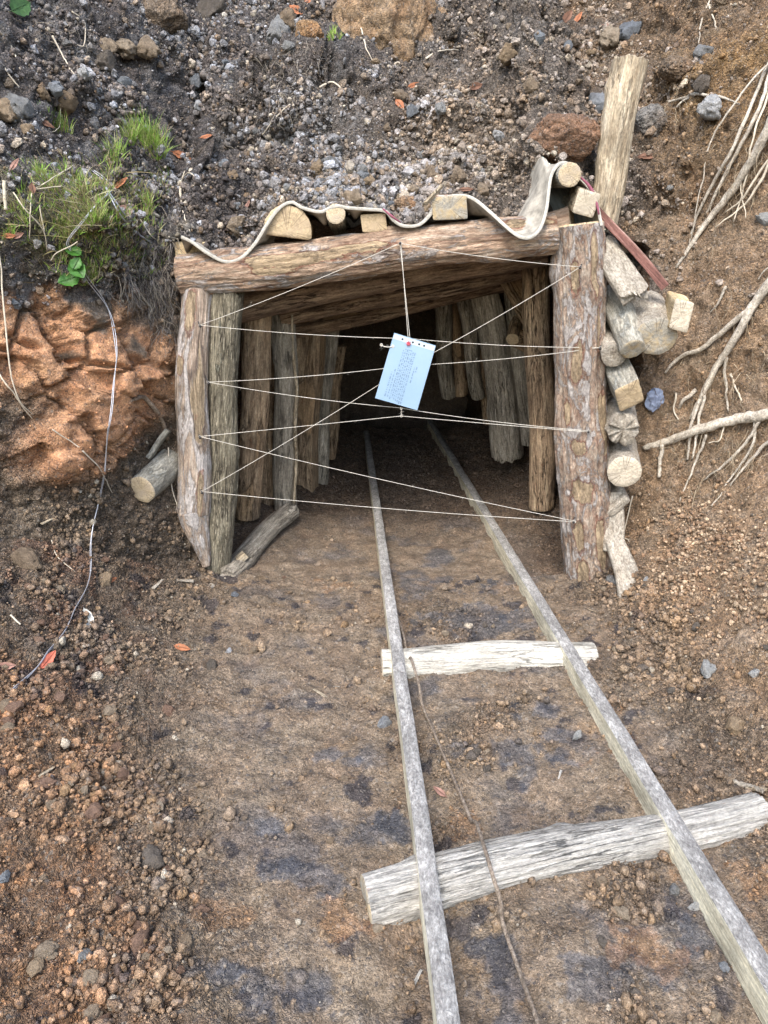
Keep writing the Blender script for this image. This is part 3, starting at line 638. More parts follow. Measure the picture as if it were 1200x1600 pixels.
plog("lintel_log", "long thick pine log laid across the top of the opening as its lintel", "beam", (284, 430, 3.36, 66), (866, 366, 3.34, 58), LINT, seed=4, amp=.085, knots=7, ridge=.06, bend=-.012, k=112, seg=.010, bare=[(470, 402, 150, 20), (560, 388, 90, 15), (430, 420, 60, 12), (820, 350, 70, 16)])
# roof beams farther in
TB = "round roof beams inside the tunnel"
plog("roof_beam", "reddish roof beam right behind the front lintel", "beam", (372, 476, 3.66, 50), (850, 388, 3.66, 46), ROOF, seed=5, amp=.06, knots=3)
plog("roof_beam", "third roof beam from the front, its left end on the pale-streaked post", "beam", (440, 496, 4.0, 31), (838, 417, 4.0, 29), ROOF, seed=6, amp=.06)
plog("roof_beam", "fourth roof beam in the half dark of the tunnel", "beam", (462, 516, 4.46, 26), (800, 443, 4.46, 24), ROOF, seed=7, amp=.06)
# wall posts inside, left
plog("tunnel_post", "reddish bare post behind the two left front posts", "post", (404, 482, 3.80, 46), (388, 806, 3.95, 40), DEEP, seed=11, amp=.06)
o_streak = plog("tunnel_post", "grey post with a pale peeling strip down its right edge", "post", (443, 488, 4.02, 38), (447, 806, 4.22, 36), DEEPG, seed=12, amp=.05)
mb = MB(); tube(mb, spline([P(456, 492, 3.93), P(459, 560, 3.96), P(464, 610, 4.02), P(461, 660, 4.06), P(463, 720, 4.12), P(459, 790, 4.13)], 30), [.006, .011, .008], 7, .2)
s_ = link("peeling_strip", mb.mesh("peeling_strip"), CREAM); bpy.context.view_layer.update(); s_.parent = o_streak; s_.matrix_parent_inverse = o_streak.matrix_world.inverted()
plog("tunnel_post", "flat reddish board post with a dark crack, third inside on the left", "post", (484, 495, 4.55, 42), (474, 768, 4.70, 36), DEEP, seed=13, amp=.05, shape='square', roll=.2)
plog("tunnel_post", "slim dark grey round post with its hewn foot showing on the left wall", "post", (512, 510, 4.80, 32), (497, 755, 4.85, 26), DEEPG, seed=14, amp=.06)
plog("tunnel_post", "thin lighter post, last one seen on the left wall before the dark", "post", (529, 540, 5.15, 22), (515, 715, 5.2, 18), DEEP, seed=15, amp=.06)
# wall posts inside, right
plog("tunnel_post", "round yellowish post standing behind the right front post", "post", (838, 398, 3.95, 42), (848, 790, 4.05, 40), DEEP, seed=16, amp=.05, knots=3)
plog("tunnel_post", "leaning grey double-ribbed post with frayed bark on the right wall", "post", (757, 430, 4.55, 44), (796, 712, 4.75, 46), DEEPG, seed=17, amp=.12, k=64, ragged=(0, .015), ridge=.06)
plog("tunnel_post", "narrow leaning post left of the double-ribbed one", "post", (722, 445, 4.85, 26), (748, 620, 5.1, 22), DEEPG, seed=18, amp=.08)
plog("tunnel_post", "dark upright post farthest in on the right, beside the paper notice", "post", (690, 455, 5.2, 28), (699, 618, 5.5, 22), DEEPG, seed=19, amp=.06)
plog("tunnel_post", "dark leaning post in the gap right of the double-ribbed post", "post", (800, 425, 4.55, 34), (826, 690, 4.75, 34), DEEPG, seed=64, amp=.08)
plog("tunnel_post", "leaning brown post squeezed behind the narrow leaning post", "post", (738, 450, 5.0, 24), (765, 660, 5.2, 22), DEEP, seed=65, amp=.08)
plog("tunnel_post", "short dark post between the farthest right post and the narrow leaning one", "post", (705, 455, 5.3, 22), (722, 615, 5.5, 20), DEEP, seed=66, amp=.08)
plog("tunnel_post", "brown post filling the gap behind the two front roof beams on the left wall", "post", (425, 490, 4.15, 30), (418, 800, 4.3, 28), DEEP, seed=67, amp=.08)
plog("cross_pole", "short pole with its sawn end sticking out between the right wall posts", "pole", (808, 500, 4.5, 18), (800, 530, 4.3, 20), DEEP, seed=20, cut='B', endmat=ENDO)
plog("lagging_board", "slanting board behind the right wall posts, high up in the half dark", "board", (785, 420, 4.45, 30), (836, 505, 4.35, 34), DEEP, seed=21, shape='slab', roll=1.2)
plog("lagging_board", "pale board slanting across the right wall behind the yellowish post", "board", (760, 500, 4.75, 30), (838, 545, 4.45, 28), DEEP, seed=22, shape='slab', roll=1.4)
# lagging over the lintel, sticking out under the belt
def lag(name, label, cat, px, py, wpx, mat, endmat, shape, seed, back=.75, Y=3.30, dz=.06, roll=0.0, dx=0.0, aspect=1.0, sl=None, kn=0):
    a = P(px, py, Y); b = a + np.array([dx, back, dz]); r = rpx(wpx, a)
    return log(name, label, cat, a, b, r, r * .95, mat, shape=shape, seed=seed, cut='A', endmat=endmat, roll=roll, aspect=aspect, amp=.04, knots=kn, k=64)
lag("lagging_log", "big half-round split log under the first hump of the belt above the lintel", "log", 449, 362, 74, SAWN, ENDO, 'half', 31, roll=math.pi / 2 + .12, aspect=1.0)
lag("lagging_log", "thin round pole with a pale ringed end upright-looking between two split logs under the belt", "pole", 526, 335, 30, HAZEL, END, 'round', 32, dz=-.10, Y=3.27)
lag("lagging_log", "small sawn wedge block under the belt right of the thin pole", "log", 587, 346, 26, SAWN, ENDO, 'square', 33, aspect=1.5, roll=-.08)
lag("lagging_log", "weathered squared block under the second hump of the belt", "log", 704, 326, 34, SAWNG, ENDG, 'square', 34, aspect=1.6, roll=-.06, Y=3.27)
lag("lagging_log", "yellowish wedge under the left tip of the belt", "log", 296, 394, 28, SAWN, SAWN, 'square', 35, aspect=1.7, roll=.0, Y=3.36)
a = P(888, 271, 3.24); log("lagging_log", "grey barked pole with pale ringed end wrapped in the belt's right end", "pole", a, a + np.array([-.03, .6, .02]), rpx(36, a), rpx(36, a), LAGB, seed=36, cut='A', endmat=END, amp=.03, knots=0)
a = P(915, 318, 3.24); log("lagging_log", "pale square-cut block on top of the right front post", "block", a, a + np.array([.05, .4, .06]), rpx(36, a), rpx(40, a), CREAM, shape='square', seed=37, cut='A', endmat=ENDP, roll=.25, amp=.05, aspect=.95)
plog("roof_beam", "weathered log end lying behind the belt flap and on the right end of the lintel", "beam", (858, 350, 3.42, 34), (893, 341, 3.38, 36), SAWNG, seed=38, amp=.06, cut='B', endmat=ENDP)
plog("red_batten", "thin red-stained batten sloping down to the right from the top of the right front post", "batten", (925, 318, 3.34, 13), (1040, 448, 3.24, 14), RED, shape='square', seed=39, amp=.08)
plog("leaning_post", "tall pale stripped post standing on the slope above the right front post", "post", (983, 96, 3.50, 54), (941, 350, 3.46, 44), CREAM, seed=40, amp=.05, knots=3, ragged=(.01, 0), k=64)
# lagging packed behind the right post
def side(name, label, cat, A, B, mat, endmat, **kw): return plog(name, label, cat, A, B, mat, cut=kw.pop('cut', 'B'), endmat=endmat, **kw)
side("lagging_slab", "mud-caked pale slab just under the red batten beside the right front post", "slab", (942, 382, 3.34, 40), (992, 462, 3.20, 48), MUDDY, MUDDY, shape='slab', roll=.6, seed=41, amp=.16, ragged=(.03, .03), aspect=1.0)
side("lagging_log", "greenish grey barked log whose round ringed end points down beside the right front post", "log", (958, 462, 3.42, 50), (990, 545, 3.14, 38), LAGB, ENDG, seed=42, amp=.05, knots=1)
side("lagging_log", "broad grey log end with an ochre stain behind the greenish ringed log", "log", (1008, 486, 3.45, 66), (1026, 526, 3.16, 62), MUDDY, ENDG, seed=43, amp=.06)
a = P(1052, 482, 3.30); log("wood_offcut", "pale square sawn offcut stuck in the bank right of the log ends", "offcut", a, P(1064, 494, 3.10), rpx(46, a), rpx(44, a), SAWN, shape='square', seed=44, cut='B', endmat=ENDP, roll=-.15, aspect=.62, amp=.03)
side("lagging_log", "split log with a bright ochre sawn face under the greenish ringed log", "log", (958, 560, 3.42, 46), (982, 618, 3.14, 46), LAGB, ENDO, shape='square', roll=.5, seed=45, amp=.10, aspect=.8)
side("lagging_log", "crumbling mud-covered log end between the ochre split log and the lowest log end", "log", (962, 640, 3.45, 50), (974, 670, 3.18, 50), MUDDY, MUDDY, seed=46, amp=.20, ragged=(0, .03))
side("lagging_log", "round pale clay-caked log end, lowest round end beside the right front post", "log", (968, 700, 3.45, 52), (976, 738, 3.16, 52), MUDDY, ENDP, seed=47, amp=.05)
side("lagging_slab", "narrow mud-caked slab standing under the lowest log end beside the right front post", "slab", (956, 770, 3.28, 36), (960, 860, 3.20, 32), MUDDY, MUDDY, shape='slab', roll=.5, seed=48, amp=.15)
side("lagging_slab", "pale pointed slab leaning at the foot of the right front post", "slab", (962, 846, 3.14, 30), (996, 956, 2.90, 46), MUDDY, MUDDY, shape='slab', roll=.15, seed=49, amp=.05)
side("lagging_log", "small mud-grey log end tucked between the right front post and the ochre split log", "log", (950, 520, 3.45, 40), (958, 556, 3.20, 38), MUDDY, MUDDY, seed=57, amp=.10)
side("lagging_slab", "mud-caked slab end wedged under the lowest round log end", "slab", (950, 760, 3.40, 44), (966, 792, 3.22, 40), MUDDY, MUDDY, seed=58, amp=.14, shape='slab', roll=.9)
# left of the portal
_stub = hit(229, 762)[0] + np.array([0.0, -.06, .01])
a = _stub; log("lagging_log", "short log with a yellow ringed end sticking out of the left bank", "log", a, a + np.array([.10, .42, .10]), rpx(46, a), rpx(52, a), LAGB, seed=51, cut='A', endmat=END, amp=.06)
plog("bark_slab", "grey curved bark slab standing behind the yellow ringed log end on the left", "bark", (262, 672, 3.30, 26), (232, 715, 3.26, 22), LAGB, shape='slab', seed=52, amp=.16, roll=.4)
plog("bark_slab", "pale bark slab under the yellow ringed log end on the left", "bark", (252, 780, 3.34, 30), (226, 860, 3.22, 12), MUDDY, shape='slab', seed=53, amp=.16, roll=.3)
a, b = G(352, 905, .02), G(452, 800, .10); log("fallen_pole", "grey pole lying on the ground inside the left posts", "pole", a, b, .062, .055, DEEPG, seed=54, amp=.07, bend=.02)
a, b = G(362, 885, .05), G(383, 866, .10); log("wood_stick", "short pale cut stick beside the foot of the ridged grey post", "stick", a, b, .020, .018, CREAM, shape='square', seed=55, cut='A', endmat=ENDP, amp=.05)
a, b = G(262, 965, .01), G(360, 905, .00); log("buried_pole", "half-buried mud-covered pole in front of the left posts", "pole", a, b, .045, .05, MUDDY, seed=56, amp=.12)
# ------------------------------------------------------------------ track
RZ = .097
def rail_end(px, py): return G(px, py, RZ)
BOARD = mat_bark("grey_weathered_rail", (.17, .16, .155), (.29, .28, .265), (.42, .41, .39), lich=(.47, .455, .435), lich_at=.56, stretch=.4, sc=60, bumpd=.004, axis='y')
RAILSIDE = mat_bark("pale_rail_edge", (.42, .375, .27), (.56, .515, .39), (.64, .60, .48), stretch=.05, sc=30, bumpd=.004, axis='y')
def rail(label, p0, p1, wd, hg, seed):
    a, b = np.array(p0), np.array(p1); L = np.linalg.norm(b - a); n = int(L / .03); d = (b - a) / L; s = np.array([d[1], -d[0], 0]); s /= np.linalg.norm(s)
    top, sd = MB(), MB(); rows = []
    for i in range(n + 1):
        t = i / n; c = a + d * L * t; q = np.array([[t * L * 3 + seed, seed, 0.0], [t * L * 3, seed + 9, 4.0], [t * L * 9, seed + 3, 4.0]])
        w = perlin(q, 1.0, seed); c = c + s * .004 * w[0] + np.array([0, 0, .006 * w[1]]); hw = wd / 2 * (1 + .05 * w[2])
        e = .006
        rows.append([c - s * hw + [0, 0, -hg], c - s * hw + [0, 0, -e], c - s * (hw - e), c + s * (hw - e), c + s * hw + [0, 0, -e], c + s * hw + [0, 0, -hg]])
    V = np.array(rows)
    def strip(mb, i0, i1):
        W = V[:, i0:i1 + 1].reshape(-1, 3); m = i1 - i0 + 1
        mb.add(W, [[i * m + j, i * m + j + 1, (i + 1) * m + j + 1, (i + 1) * m + j] for i in range(n) for j in range(m - 1)])
    strip(sd, 0, 1); strip(sd, 4, 5); strip(top, 1, 4)
    E = V[0]; sd.add(E, [[0, 1, 2, 3, 4, 5]]); sd.add(V[-1], [[5, 4, 3, 2, 1, 0]])
    o = link("wooden_rail", sd.mesh("rail_edges", False), RAILSIDE); tag(o, label, "rail")
    link("worn_top", top.mesh("rail_top"), BOARD, o); return o
rail("left wooden rail with grey worn top running into the tunnel", rail_end(731, 1800), rail_end(570, 690) + [-.0, .5, -.03], .047, .080, 3)
rail("right wooden rail with pale yellowish side facing the track", rail_end(1372, 1800), rail_end(697, 675) + [-.10, .6, -.03], .050, .085, 5)
def gl(px, py, z): return G(px, py, z)
a, b = gl(597, 1038, .010), gl(926, 1026, .012); log("sleeper", "pale straight squared sleeper across the middle of the track", "sleeper", a, b, .068, .066, BAREW, seed=61, amp=.022, cut='AB', endmat=ENDP, shape='round', k=64, knots=0)
a, b = gl(572, 1410, -.006), gl(1186, 1268, .035); log("sleeper", "thick round grey weathered log sleeper lying askew across the near track", "sleeper", a, b, .069, .056, BARE, seed=62, amp=.035, cut='AB', endmat=ENDG, k=96, seg=.01, knots=2, bend=.004, ridge=.05)
# ------------------------------------------------------------------ conveyor belt
BELTM = mat_plain("belt_fabric", (.31, .285, .24), .85, .5, 18, bump=.004)
BEDGE = mat_plain("belt_edge", (.40, .38, .335), .8, .3, 80)
bp = np.array(spline(list(BELT), 240)); nb = 26; T = .0125
tv = np.gradient(bp, axis=0); bn = np.stack([-tv[:, 2], 0 * tv[:, 0], tv[:, 0]], 1); bn /= np.linalg.norm(bn, axis=1, keepdims=True)
_logs = [(P(449, 0, 3.3)[0], .115), (P(526, 0, 3.3)[0], .06), (P(587, 0, 3.3)[0], .085), (P(704, 0, 3.3)[0], .10), (P(296, 0, 3.3)[0], .08), (P(888, 0, 3.24)[0], .10)]
sagm = np.ones(len(bp))
for xc, w_ in _logs: sagm *= 1 - np.exp(-((bp[:, 0] - xc) / w_) ** 6)
sagm *= (bp[:, 0] < .55)
def belt_sheet(o_):
    out = []
    for i in range(nb):
        s = i / (nb - 1); back = .62 * s
        out.append(bp + bn * o_ + np.array([0, back, -.01 * s]) + np.stack([0 * bp[:, 0] - .03 * s, .01 * np.sin(bp[:, 0] * 9), .006 * s * np.sin(bp[:, 0] * 23 + 4 * s) - 0 * s], 1))
    out = np.array(out)
    lt = np.interp(bp[:, 0], [P(286, 405, 3.36)[0], P(700, 342, 3.36)[0], P(866, 345, 3.36)[0]], [P(286, 405, 3.36)[2], P(700, 342, 3.36)[2], P(866, 345, 3.36)[2]]) + .012
    for i in range(nb):
        s = min(1, 7 * i / (nb - 1)); z_ = out[i][:, 2]; z_ = z_ + .125 * np.exp(-((bp[:, 0] - .64) / .085) ** 2) * ss(.715, .655, bp[:, 0]) * ss(0, .25, i / (nb - 1)); out[i][:, 2] = z_ - s * sagm * np.maximum(0, z_ - lt) * .9
    return out
def _unused():
    out = []
    return np.array(out)
U, D = belt_sheet(T / 2), belt_sheet(-T / 2); m = len(bp)
mb = MB()
def grid(W, flip=False):
    f = [[i * m + j, i * m + j + 1, (i + 1) * m + j + 1, (i + 1) * m + j] for i in range(nb - 1) for j in range(m - 1)]
    mb.add(W.reshape(-1, 3), [q[::-1] for q in f] if flip else f)
grid(U); grid(D, True)
belt = link("conveyor_belt", mb.mesh("belt"), BELTM); tag(belt, "wavy grey conveyor belt laid over the logs above the lintel, under soil", "belt")
e = MB(); W = np.stack([U[0], (U[0] + D[0]) / 2 + [0, -.003, 0], D[0]], 1).reshape(-1, 3)
e.add(W, [[i * 3 + j, i * 3 + j + 1, (i + 1) * 3 + j + 1, (i + 1) * 3 + j] for i in range(m - 1) for j in range(2)])
link("cut_edge", e.mesh("edge"), BEDGE, belt)
# dark red stain of the belt edge is a scrap of its red ply
mb = MB(); tube(mb, [P(598, 326, 3.262), P(612, 338, 3.252), P(626, 348, 3.245)], [.003, .006, .003], 6, .2); link("red_ply", mb.mesh("red_ply"), mat_plain("red_ply", (.22, .07, .10)), belt)
mb = MB(); tube(mb, spline([P(905, 275, 3.262), P(920, 290, 3.252), P(930, 310, 3.24), P(936, 335, 3.225)], 12), [.004, .008, .004], 6, .2); link("red_ply", mb.mesh("red_ply"), bpy.data.materials["red_ply"], belt)
mb = MB(); mb.add([P(660, 318, 3.24), P(668, 314, 3.24), P(692, 289, 3.26), P(688, 288, 3.26), P(660, 324, 3.25), P(668, 320, 3.25), P(692, 294, 3.27), P(688, 293, 3.27)], [[0, 1, 2, 3], [4, 7, 6, 5], [0, 4, 5, 1], [2, 6, 7, 3], [1, 5, 6, 2], [0, 3, 7, 4]]); tag(link("wood_splinter", mb.mesh("splinter", False), CREAM), "yellowish splinter poking up from the soil behind the second belt hump", "splinter")
# ------------------------------------------------------------------ nails, strings and the paper notice
STR = mat_plain("white_cotton", (.54, .51, .45), .9, .3, 300, bump=.001)
NAIL = mat_plain("rusty_steel", (.08, .075, .075), .55, .4, 200, metal=.7)
nails = [("upper nail in the outer left post", 312, 508), ("second nail down in the outer left post", 325, 597), ("third nail down in the outer left post", 312, 682), ("lowest nail in the outer left post, near its broken foot", 315, 768),
         ("top nail in the right front post, under the lintel end", 907, 417), ("second nail down in the right front post", 938, 543), ("third nail down in the right front post", 920, 673), ("lowest nail in the right front post", 897, 814), ("nail in the front of the lintel where the notice hangs", 625, 380)]
NP = []
for i, (lb, px, py) in enumerate(nails):
    Yn = 3.205 if 3 < i < 8 else (3.235 if i < 4 else 3.235)
    if i == 5: Yn = 3.225
    p = P(px, py, Yn); NP.append(p); mb = MB()
    back = p + (np.array([-.035, .08, .03]) if i < 4 else np.array([.03, .08, .025]) if i < 8 else np.array([0, .1, 0]))
    fr = p + (p - back) * .12
    tube(mb, [back, fr], .0028, 8); tube(mb, [fr, fr + (fr - back) * .03], .0058, 10)
    tag(link("bent_nail", mb.mesh("nail"), NAIL), lb, "nail")
PS = Matrix()
def string(label, pts, r=.0012, n=24, sag=.010):
    pts = [np.asarray(p, float) for p in pts]; path = []
    for a, b in zip(pts[:-1], pts[1:]):
        seg = [a + (b - a) * t - np.array([0, 0, sag * 4 * t * (1 - t)]) for t in np.linspace(0, 1, n)]
        path += seg if not path else seg[1:]
    mb = MB(); tube(mb, path, r, 6, .15)
    rs = random.Random(len(label) * 7 + int(abs(path[0][2]) * 900))
    for _ in range(10):                                   # frayed fibres
        q = np.array(rs.choice(path)); dv = np.array([rs.gauss(0, 1), rs.gauss(0, .6), rs.gauss(-.3, 1)]) * .009
        tube(mb, [q, q + dv * .5 + [0, 0, .002], q + dv], [.0004, .0003], 3)
    for q in (path[0], path[-1]):                         # turns round the nail
        for k in range(2):
            ring = [q + np.array([.005 * math.cos(a), .002 * k - .002, .005 * math.sin(a)]) for a in np.linspace(0, 6.4, 9)]
            tube(mb, ring, r * .9, 5)
    return tag(link("string", mb.mesh("string"), STR), label, "string")
Yp = 3.21
string("string from the upper nail of the left post up to the middle of the lintel", [NP[0], NP[8]])
string("string from the middle of the lintel to the top nail of the right front post", [NP[8], NP[4]])
string("nearly level string from the upper left nail behind the top of the notice", [NP[0], P(640, 529, Yp + .03), NP[5]])
string("string rising from second left nail behind the middle of the notice", [NP[1], P(640, 571, Yp + .03), NP[5]])
string("string from second left nail past the notice's lower edge to third right nail", [NP[1], P(622, 637, Yp + .02), NP[6]])
string("string from third left nail pulled up to a peak under the notice", [NP[2], P(627, 650, Yp), NP[6] + [0.0, 0, -.006]], sag=.001)
string("string sloping down from the third left nail to the lowest right nail", [NP[2], NP[7]])
string("long diagonal string from the lowest left nail behind the notice to the top right nail", [NP[3], P(634, 574, Yp + .04), NP[4]])
string("lowest string, almost level between the lowest nails of both front posts", [NP[3], NP[7] + [0.004, 0, -.004]])
string("doubled white string by which the paper notice hangs from the lintel", [NP[8], P(641, 533, Yp), P(638, 533, Yp), NP[8] + [.004, 0, 0]], sag=0)
string("short tie between the lower edge of the notice and the string under it", [P(627, 638, Yp - .004), P(627, 650, Yp)], sag=0, n=6)
# notice
tl, tr, bl, br = P(616, 520, Yp - .006), P(681, 540, Yp - .004), P(586, 622, Yp - .020), P(652, 641, Yp - .018)
PAPER = NT("pale_blue_paper"); _v = PAPER.coord(); PAPER.b.inputs['Specular IOR Level'].default_value = .5
PAPER.done(PAPER.mix(PAPER.noise(_v, 9, 3), (.20, .31, .43), (.26, .36, .49)), PAPER.bump(PAPER.noise(_v, 25, 2), .15, .004), .28); PAPER = PAPER.m
def on(u, v, o_=0.0):
    p = (tl * (1 - u) + tr * u) * (1 - v) + (bl * (1 - u) + br * u) * v
    n = np.cross(tr - tl, bl - tl); n /= np.linalg.norm(n); n = -n if n[1] > 0 else n
    return p + n * (o_ + .004 * math.sin(3.1 * v) * math.sin(2.2 * u + .4))
mb = MB(); NU, NV = 14, 20
for o_ in (0, -.0012):
    W = [on(i / NU, j / NV, o_) for j in range(NV + 1) for i in range(NU + 1)]
    mb.add(W, [[j * (NU + 1) + i, j * (NU + 1) + i + 1, (j + 1) * (NU + 1) + i + 1, (j + 1) * (NU + 1) + i] for j in range(NV) for i in range(NU)])
notice = link("paper_notice", mb.mesh("sheet"), PAPER); tag(notice, "pale blue printed sheet in a punched sleeve hanging crooked in the strings", "notice")
INK = mat_plain("ink", (.12, .18, .26), .6, .2, 100); DOT = mat_plain("dark_hole", (.02, .02, .02), .8, .1); REDM = mat_plain("red_plastic", (.45, .07, .10), .4, .2); WHITE = mat_plain("white_film", (.40, .47, .53), .35, .1)
def quad(mb, u0, v0, u1, v1, o_): mb.add([on(u0, v0, o_), on(u1, v0, o_), on(u1, v1, o_), on(u0, v1, o_)], [[0, 1, 2, 3]])
txt = MB(); rr = random.Random(3)
cols_ = [(.20, .55, .93), (.26, .50, .93), (.32, .20, .93), (.365, .17, .93), (.41, .17, .93), (.455, .17, .93), (.50, .17, .95), (.545, .19, .95), (.59, .19, .95), (.67, .40, .62), (.72, .38, .46)]
for u, va, vb in cols_:
    v = va
    while v < vb:
        w_ = rr.uniform(.006, .05); nl = max(1, int(w_ / .009))
        for k in range(nl):
            hh = rr.uniform(.010, .017); quad(txt, u - hh, v + k * .009, u + hh * rr.uniform(.3, 1), v + k * .009 + .0048, .0009)
        v += w_ + .012
link("printed_text", txt.mesh("text", False), INK, notice)
mb = MB(); quad(mb, .01, .012, .99, .085, .0007); link("punched_strip", mb.mesh("strip", False), WHITE, notice)
for u in (.22, .47, .62, .74):
    mb = MB(); c = on(u, .052, .0012); e1 = (tr - tl); e1 /= np.linalg.norm(e1); e2 = (bl - tl); e2 /= np.linalg.norm(e2)
    mb.add([c] + [c + (e1 * math.cos(a) + e2 * math.sin(a)) * .0042 for a in np.linspace(0, 6.283, 12, endpoint=False)], [[0, 1 + i, 1 + (i + 1) % 12] for i in range(12)]); link("punch_hole", mb.mesh("hole", False), DOT, notice)
mb = MB(); c = on(.38, .085, .004)
for k in range(7):
    a = k * .9; tube(mb, [c, c + (e1 * math.cos(a) + e2 * math.sin(a)) * .010 + np.array([0, -.004, 0])], [.003, .002], 6)
link("red_clip", mb.mesh("clip"), REDM, notice)
string("frayed string tail sticking out left of the top of the notice", [P(614, 541, Yp - .008), P(603, 542, Yp - .02), P(596, 539, Yp - .025)], n=5, sag=.002, r=.0022)
# ------------------------------------------------------------------ loose earth: crumbs, gravel, stones
Pg = flat2.reshape(ny, nx, 3); Ng = gnorm(Pg)
ar = np.linalg.norm(np.cross(np.gradient(Pg, axis=1), np.gradient(Pg, axis=0)), axis=2).reshape(-1)
Ngf = Ng.reshape(-1, 3)
rel = flat2 - CAM; zc = rel[:, 1] * cth - rel[:, 2] * sth
ux, uy = rel[:, 0] / zc, (rel[:, 1] * sth + rel[:, 2] * cth) / zc
view = (zc > .3) & (np.abs(ux) < .62) & (np.abs(uy) < .80) & keepv          # only where the camera or a step aside could see
facing = ((-rel * Ngf).sum(1) > -.1 * zc)
view &= facing
def ico(sub):
    bm = bmesh.new(); bmesh.ops.create_icosphere(bm, subdivisions=sub, radius=1)
    v = np.array([q.co[:] for q in bm.verts]); f = np.array([[q.index for q in p.verts] for p in bm.faces]); bm.free(); return v, f
I1, I2, I3, I4 = ico(1), ico(2), ico(3), ico(4)
def lump(base, seed, amp=.3, sc=1.6, facet=0.0):
    v = base[0].copy(); n = fbm(v + seed * 9.1, sc, 3, seed) + .5 * fbm(v + seed * 3.1, sc * 2.7, 2, seed + 1); v = v * (1 + amp * 1.6 * n)[:, None]
    if facet:
        r = np.random.default_rng(seed)
        for _ in range(9):
            d = r.normal(size=3); d /= np.linalg.norm(d); c = r.uniform(.55, .85); s = v @ d; v = v - np.outer(np.maximum(0, s - c) * facet, d)
    return v
def rotm(n, r):
    q = r.normal(size=(n, 4)); q /= np.linalg.norm(q, axis=1, keepdims=True); w_, x, y, z = q.T
    return np.stack([np.stack([1 - 2 * (y * y + z * z), 2 * (x * y - z * w_), 2 * (x * z + y * w_)], 1), np.stack([2 * (x * y + z * w_), 1 - 2 * (x * x + z * z), 2 * (y * z - x * w_)], 1), np.stack([2 * (x * z - y * w_), 2 * (y * z + x * w_), 1 - 2 * (x * x + y * y)], 1)], 1)
def scatter(name, dens, n, smin, smax, alpha, colf, base, r, var=8, sink=.25, amp=.3, facet=0.0, smooth=True):
    """one mesh of n loose lumps lying on the ground; dens is a weight per ground vertex"""
    pw = dens * ar * view; pw = pw / pw.sum(); idx = r.choice(len(pw), n, p=pw)
    u = r.random(n); s = smin * (1 - u * (1 - (smin / smax) ** alpha)) ** (-1 / alpha)
    vs = [lump(base, 100 + k, amp, facet=facet) for k in range(var)]; k_ = r.integers(0, var, n); nv = len(base[0])
    Vv = np.array(vs)[k_] * (s[:, None, None] * .5) * r.uniform(.65, 1.25, (n, 1, 3))
    Vv = np.einsum('nij,nvj->nvi', rotm(n, r), Vv)
    jit = r.normal(size=(n, 3)) * .004
    pos = flat2[idx] + jit + Ngf[idx] * (s * (.5 - sink))[:, None]
    Vv += pos[:, None]
    Fc = (base[1][None] + (np.arange(n) * nv)[:, None, None]).reshape(-1, 3)
    cc = np.repeat(colf(idx, n, r), nv, 0)
    me = fastmesh(name, Vv.reshape(-1, 3), Fc, 3, cc, smooth); la = me.attributes.new('loose', 'FLOAT', 'POINT'); la.data.foreach_set('value', np.full(len(Vv.reshape(-1, 3)), .25, np.float32))
    return link(name, me, MS)
def crumbcol(idx, n, r):
    c = col[idx] * r.uniform(.85, 1.6, (n, 1)) * np.array([1.06, 1.0, .92]); p = r.random(n)
    c[p < .10] = c[p < .10] * .5 + .5 * tan; m_ = (p > .95); c[m_] = c[m_] * .5 + .5 * humus; m_ = (p > .86) & (p < .90); c[m_] = c[m_] * .4 + .6 * ochre
    m_ = (p > .985); c[m_] = lin(200, 190, 172) * K
    return c
def gravcol(idx, n, r):
    p = r.random(n)[:, None]; c = np.where(p < .38, grey, np.where(p < .55, lin(182, 186, 194) * K, np.where(p < .75, col[idx], np.where(p < .9, tan, lin(196, 186, 168) * K))))
    t_ = np.clip((flat[idx, 0] + .15) * 1.3, 0, 1)[:, None]
    c = .75 * c + .25 * col[idx] * 1.15; c = c * (1 - .6 * t_) + .6 * t_ * np.where(p < .6, tan, c)
    return c * r.uniform(.75, 1.5, (n, 1))
r = np.random.default_rng(5)
bank = np.clip(rough, 0, 1) ** 2 * (1 - .85 * ss(1.05, 1.25, X) * (Z > .3)) * (1 - .75 * claywall)
def rail_d(p0, p1):
    a_, b_ = np.array(p0)[:2], np.array(p1)[:2]; t_ = np.clip(((flat2[:, :2] - a_) @ (b_ - a_)) / ((b_ - a_) @ (b_ - a_)), 0, 1); return np.linalg.norm(flat2[:, :2] - a_ - t_[:, None] * (b_ - a_), axis=1)
rd = np.minimum(rail_d(rail_end(731, 1800), rail_end(570, 690)), rail_d(rail_end(1372, 1800), rail_end(697, 675)))
rd = np.minimum(rd, np.minimum(rail_d(gl(572, 1412, 0), gl(1190, 1268, 0)), rail_d(gl(597, 1036, 0), gl(926, 1024, 0))))
railm = (secf == 0) * np.exp(-(rd / .085) ** 2) * ss(-.15, .25, fbm(flat, 7, 3, 181))
clodn = .15 + ss(-.2, .4, fbm(flat, 2.6, 3, 140))
big = clodn ** 2
low = (secf == 0).astype(float)
tag(scatter("soil_crumbs", bank * clodn * (.35 + .65 * low) + .012 + .30 * railm, 130000, .003, .016, 1.5, crumbcol, I1, r, amp=.5, facet=.6, smooth=False), "fine brown soil crumbs strewn over both banks and the slope", "soil crumbs", kind='stuff')
tag(scatter("soil_clods", (bank * big * (.5 + .5 * low) + .004 + .10 * railm), 9500, .013, .042, 2.2, crumbcol, I2, r, var=14, amp=.55, facet=.6), "brown earth clods lying on the banks beside the track", "soil clods", kind='stuff')
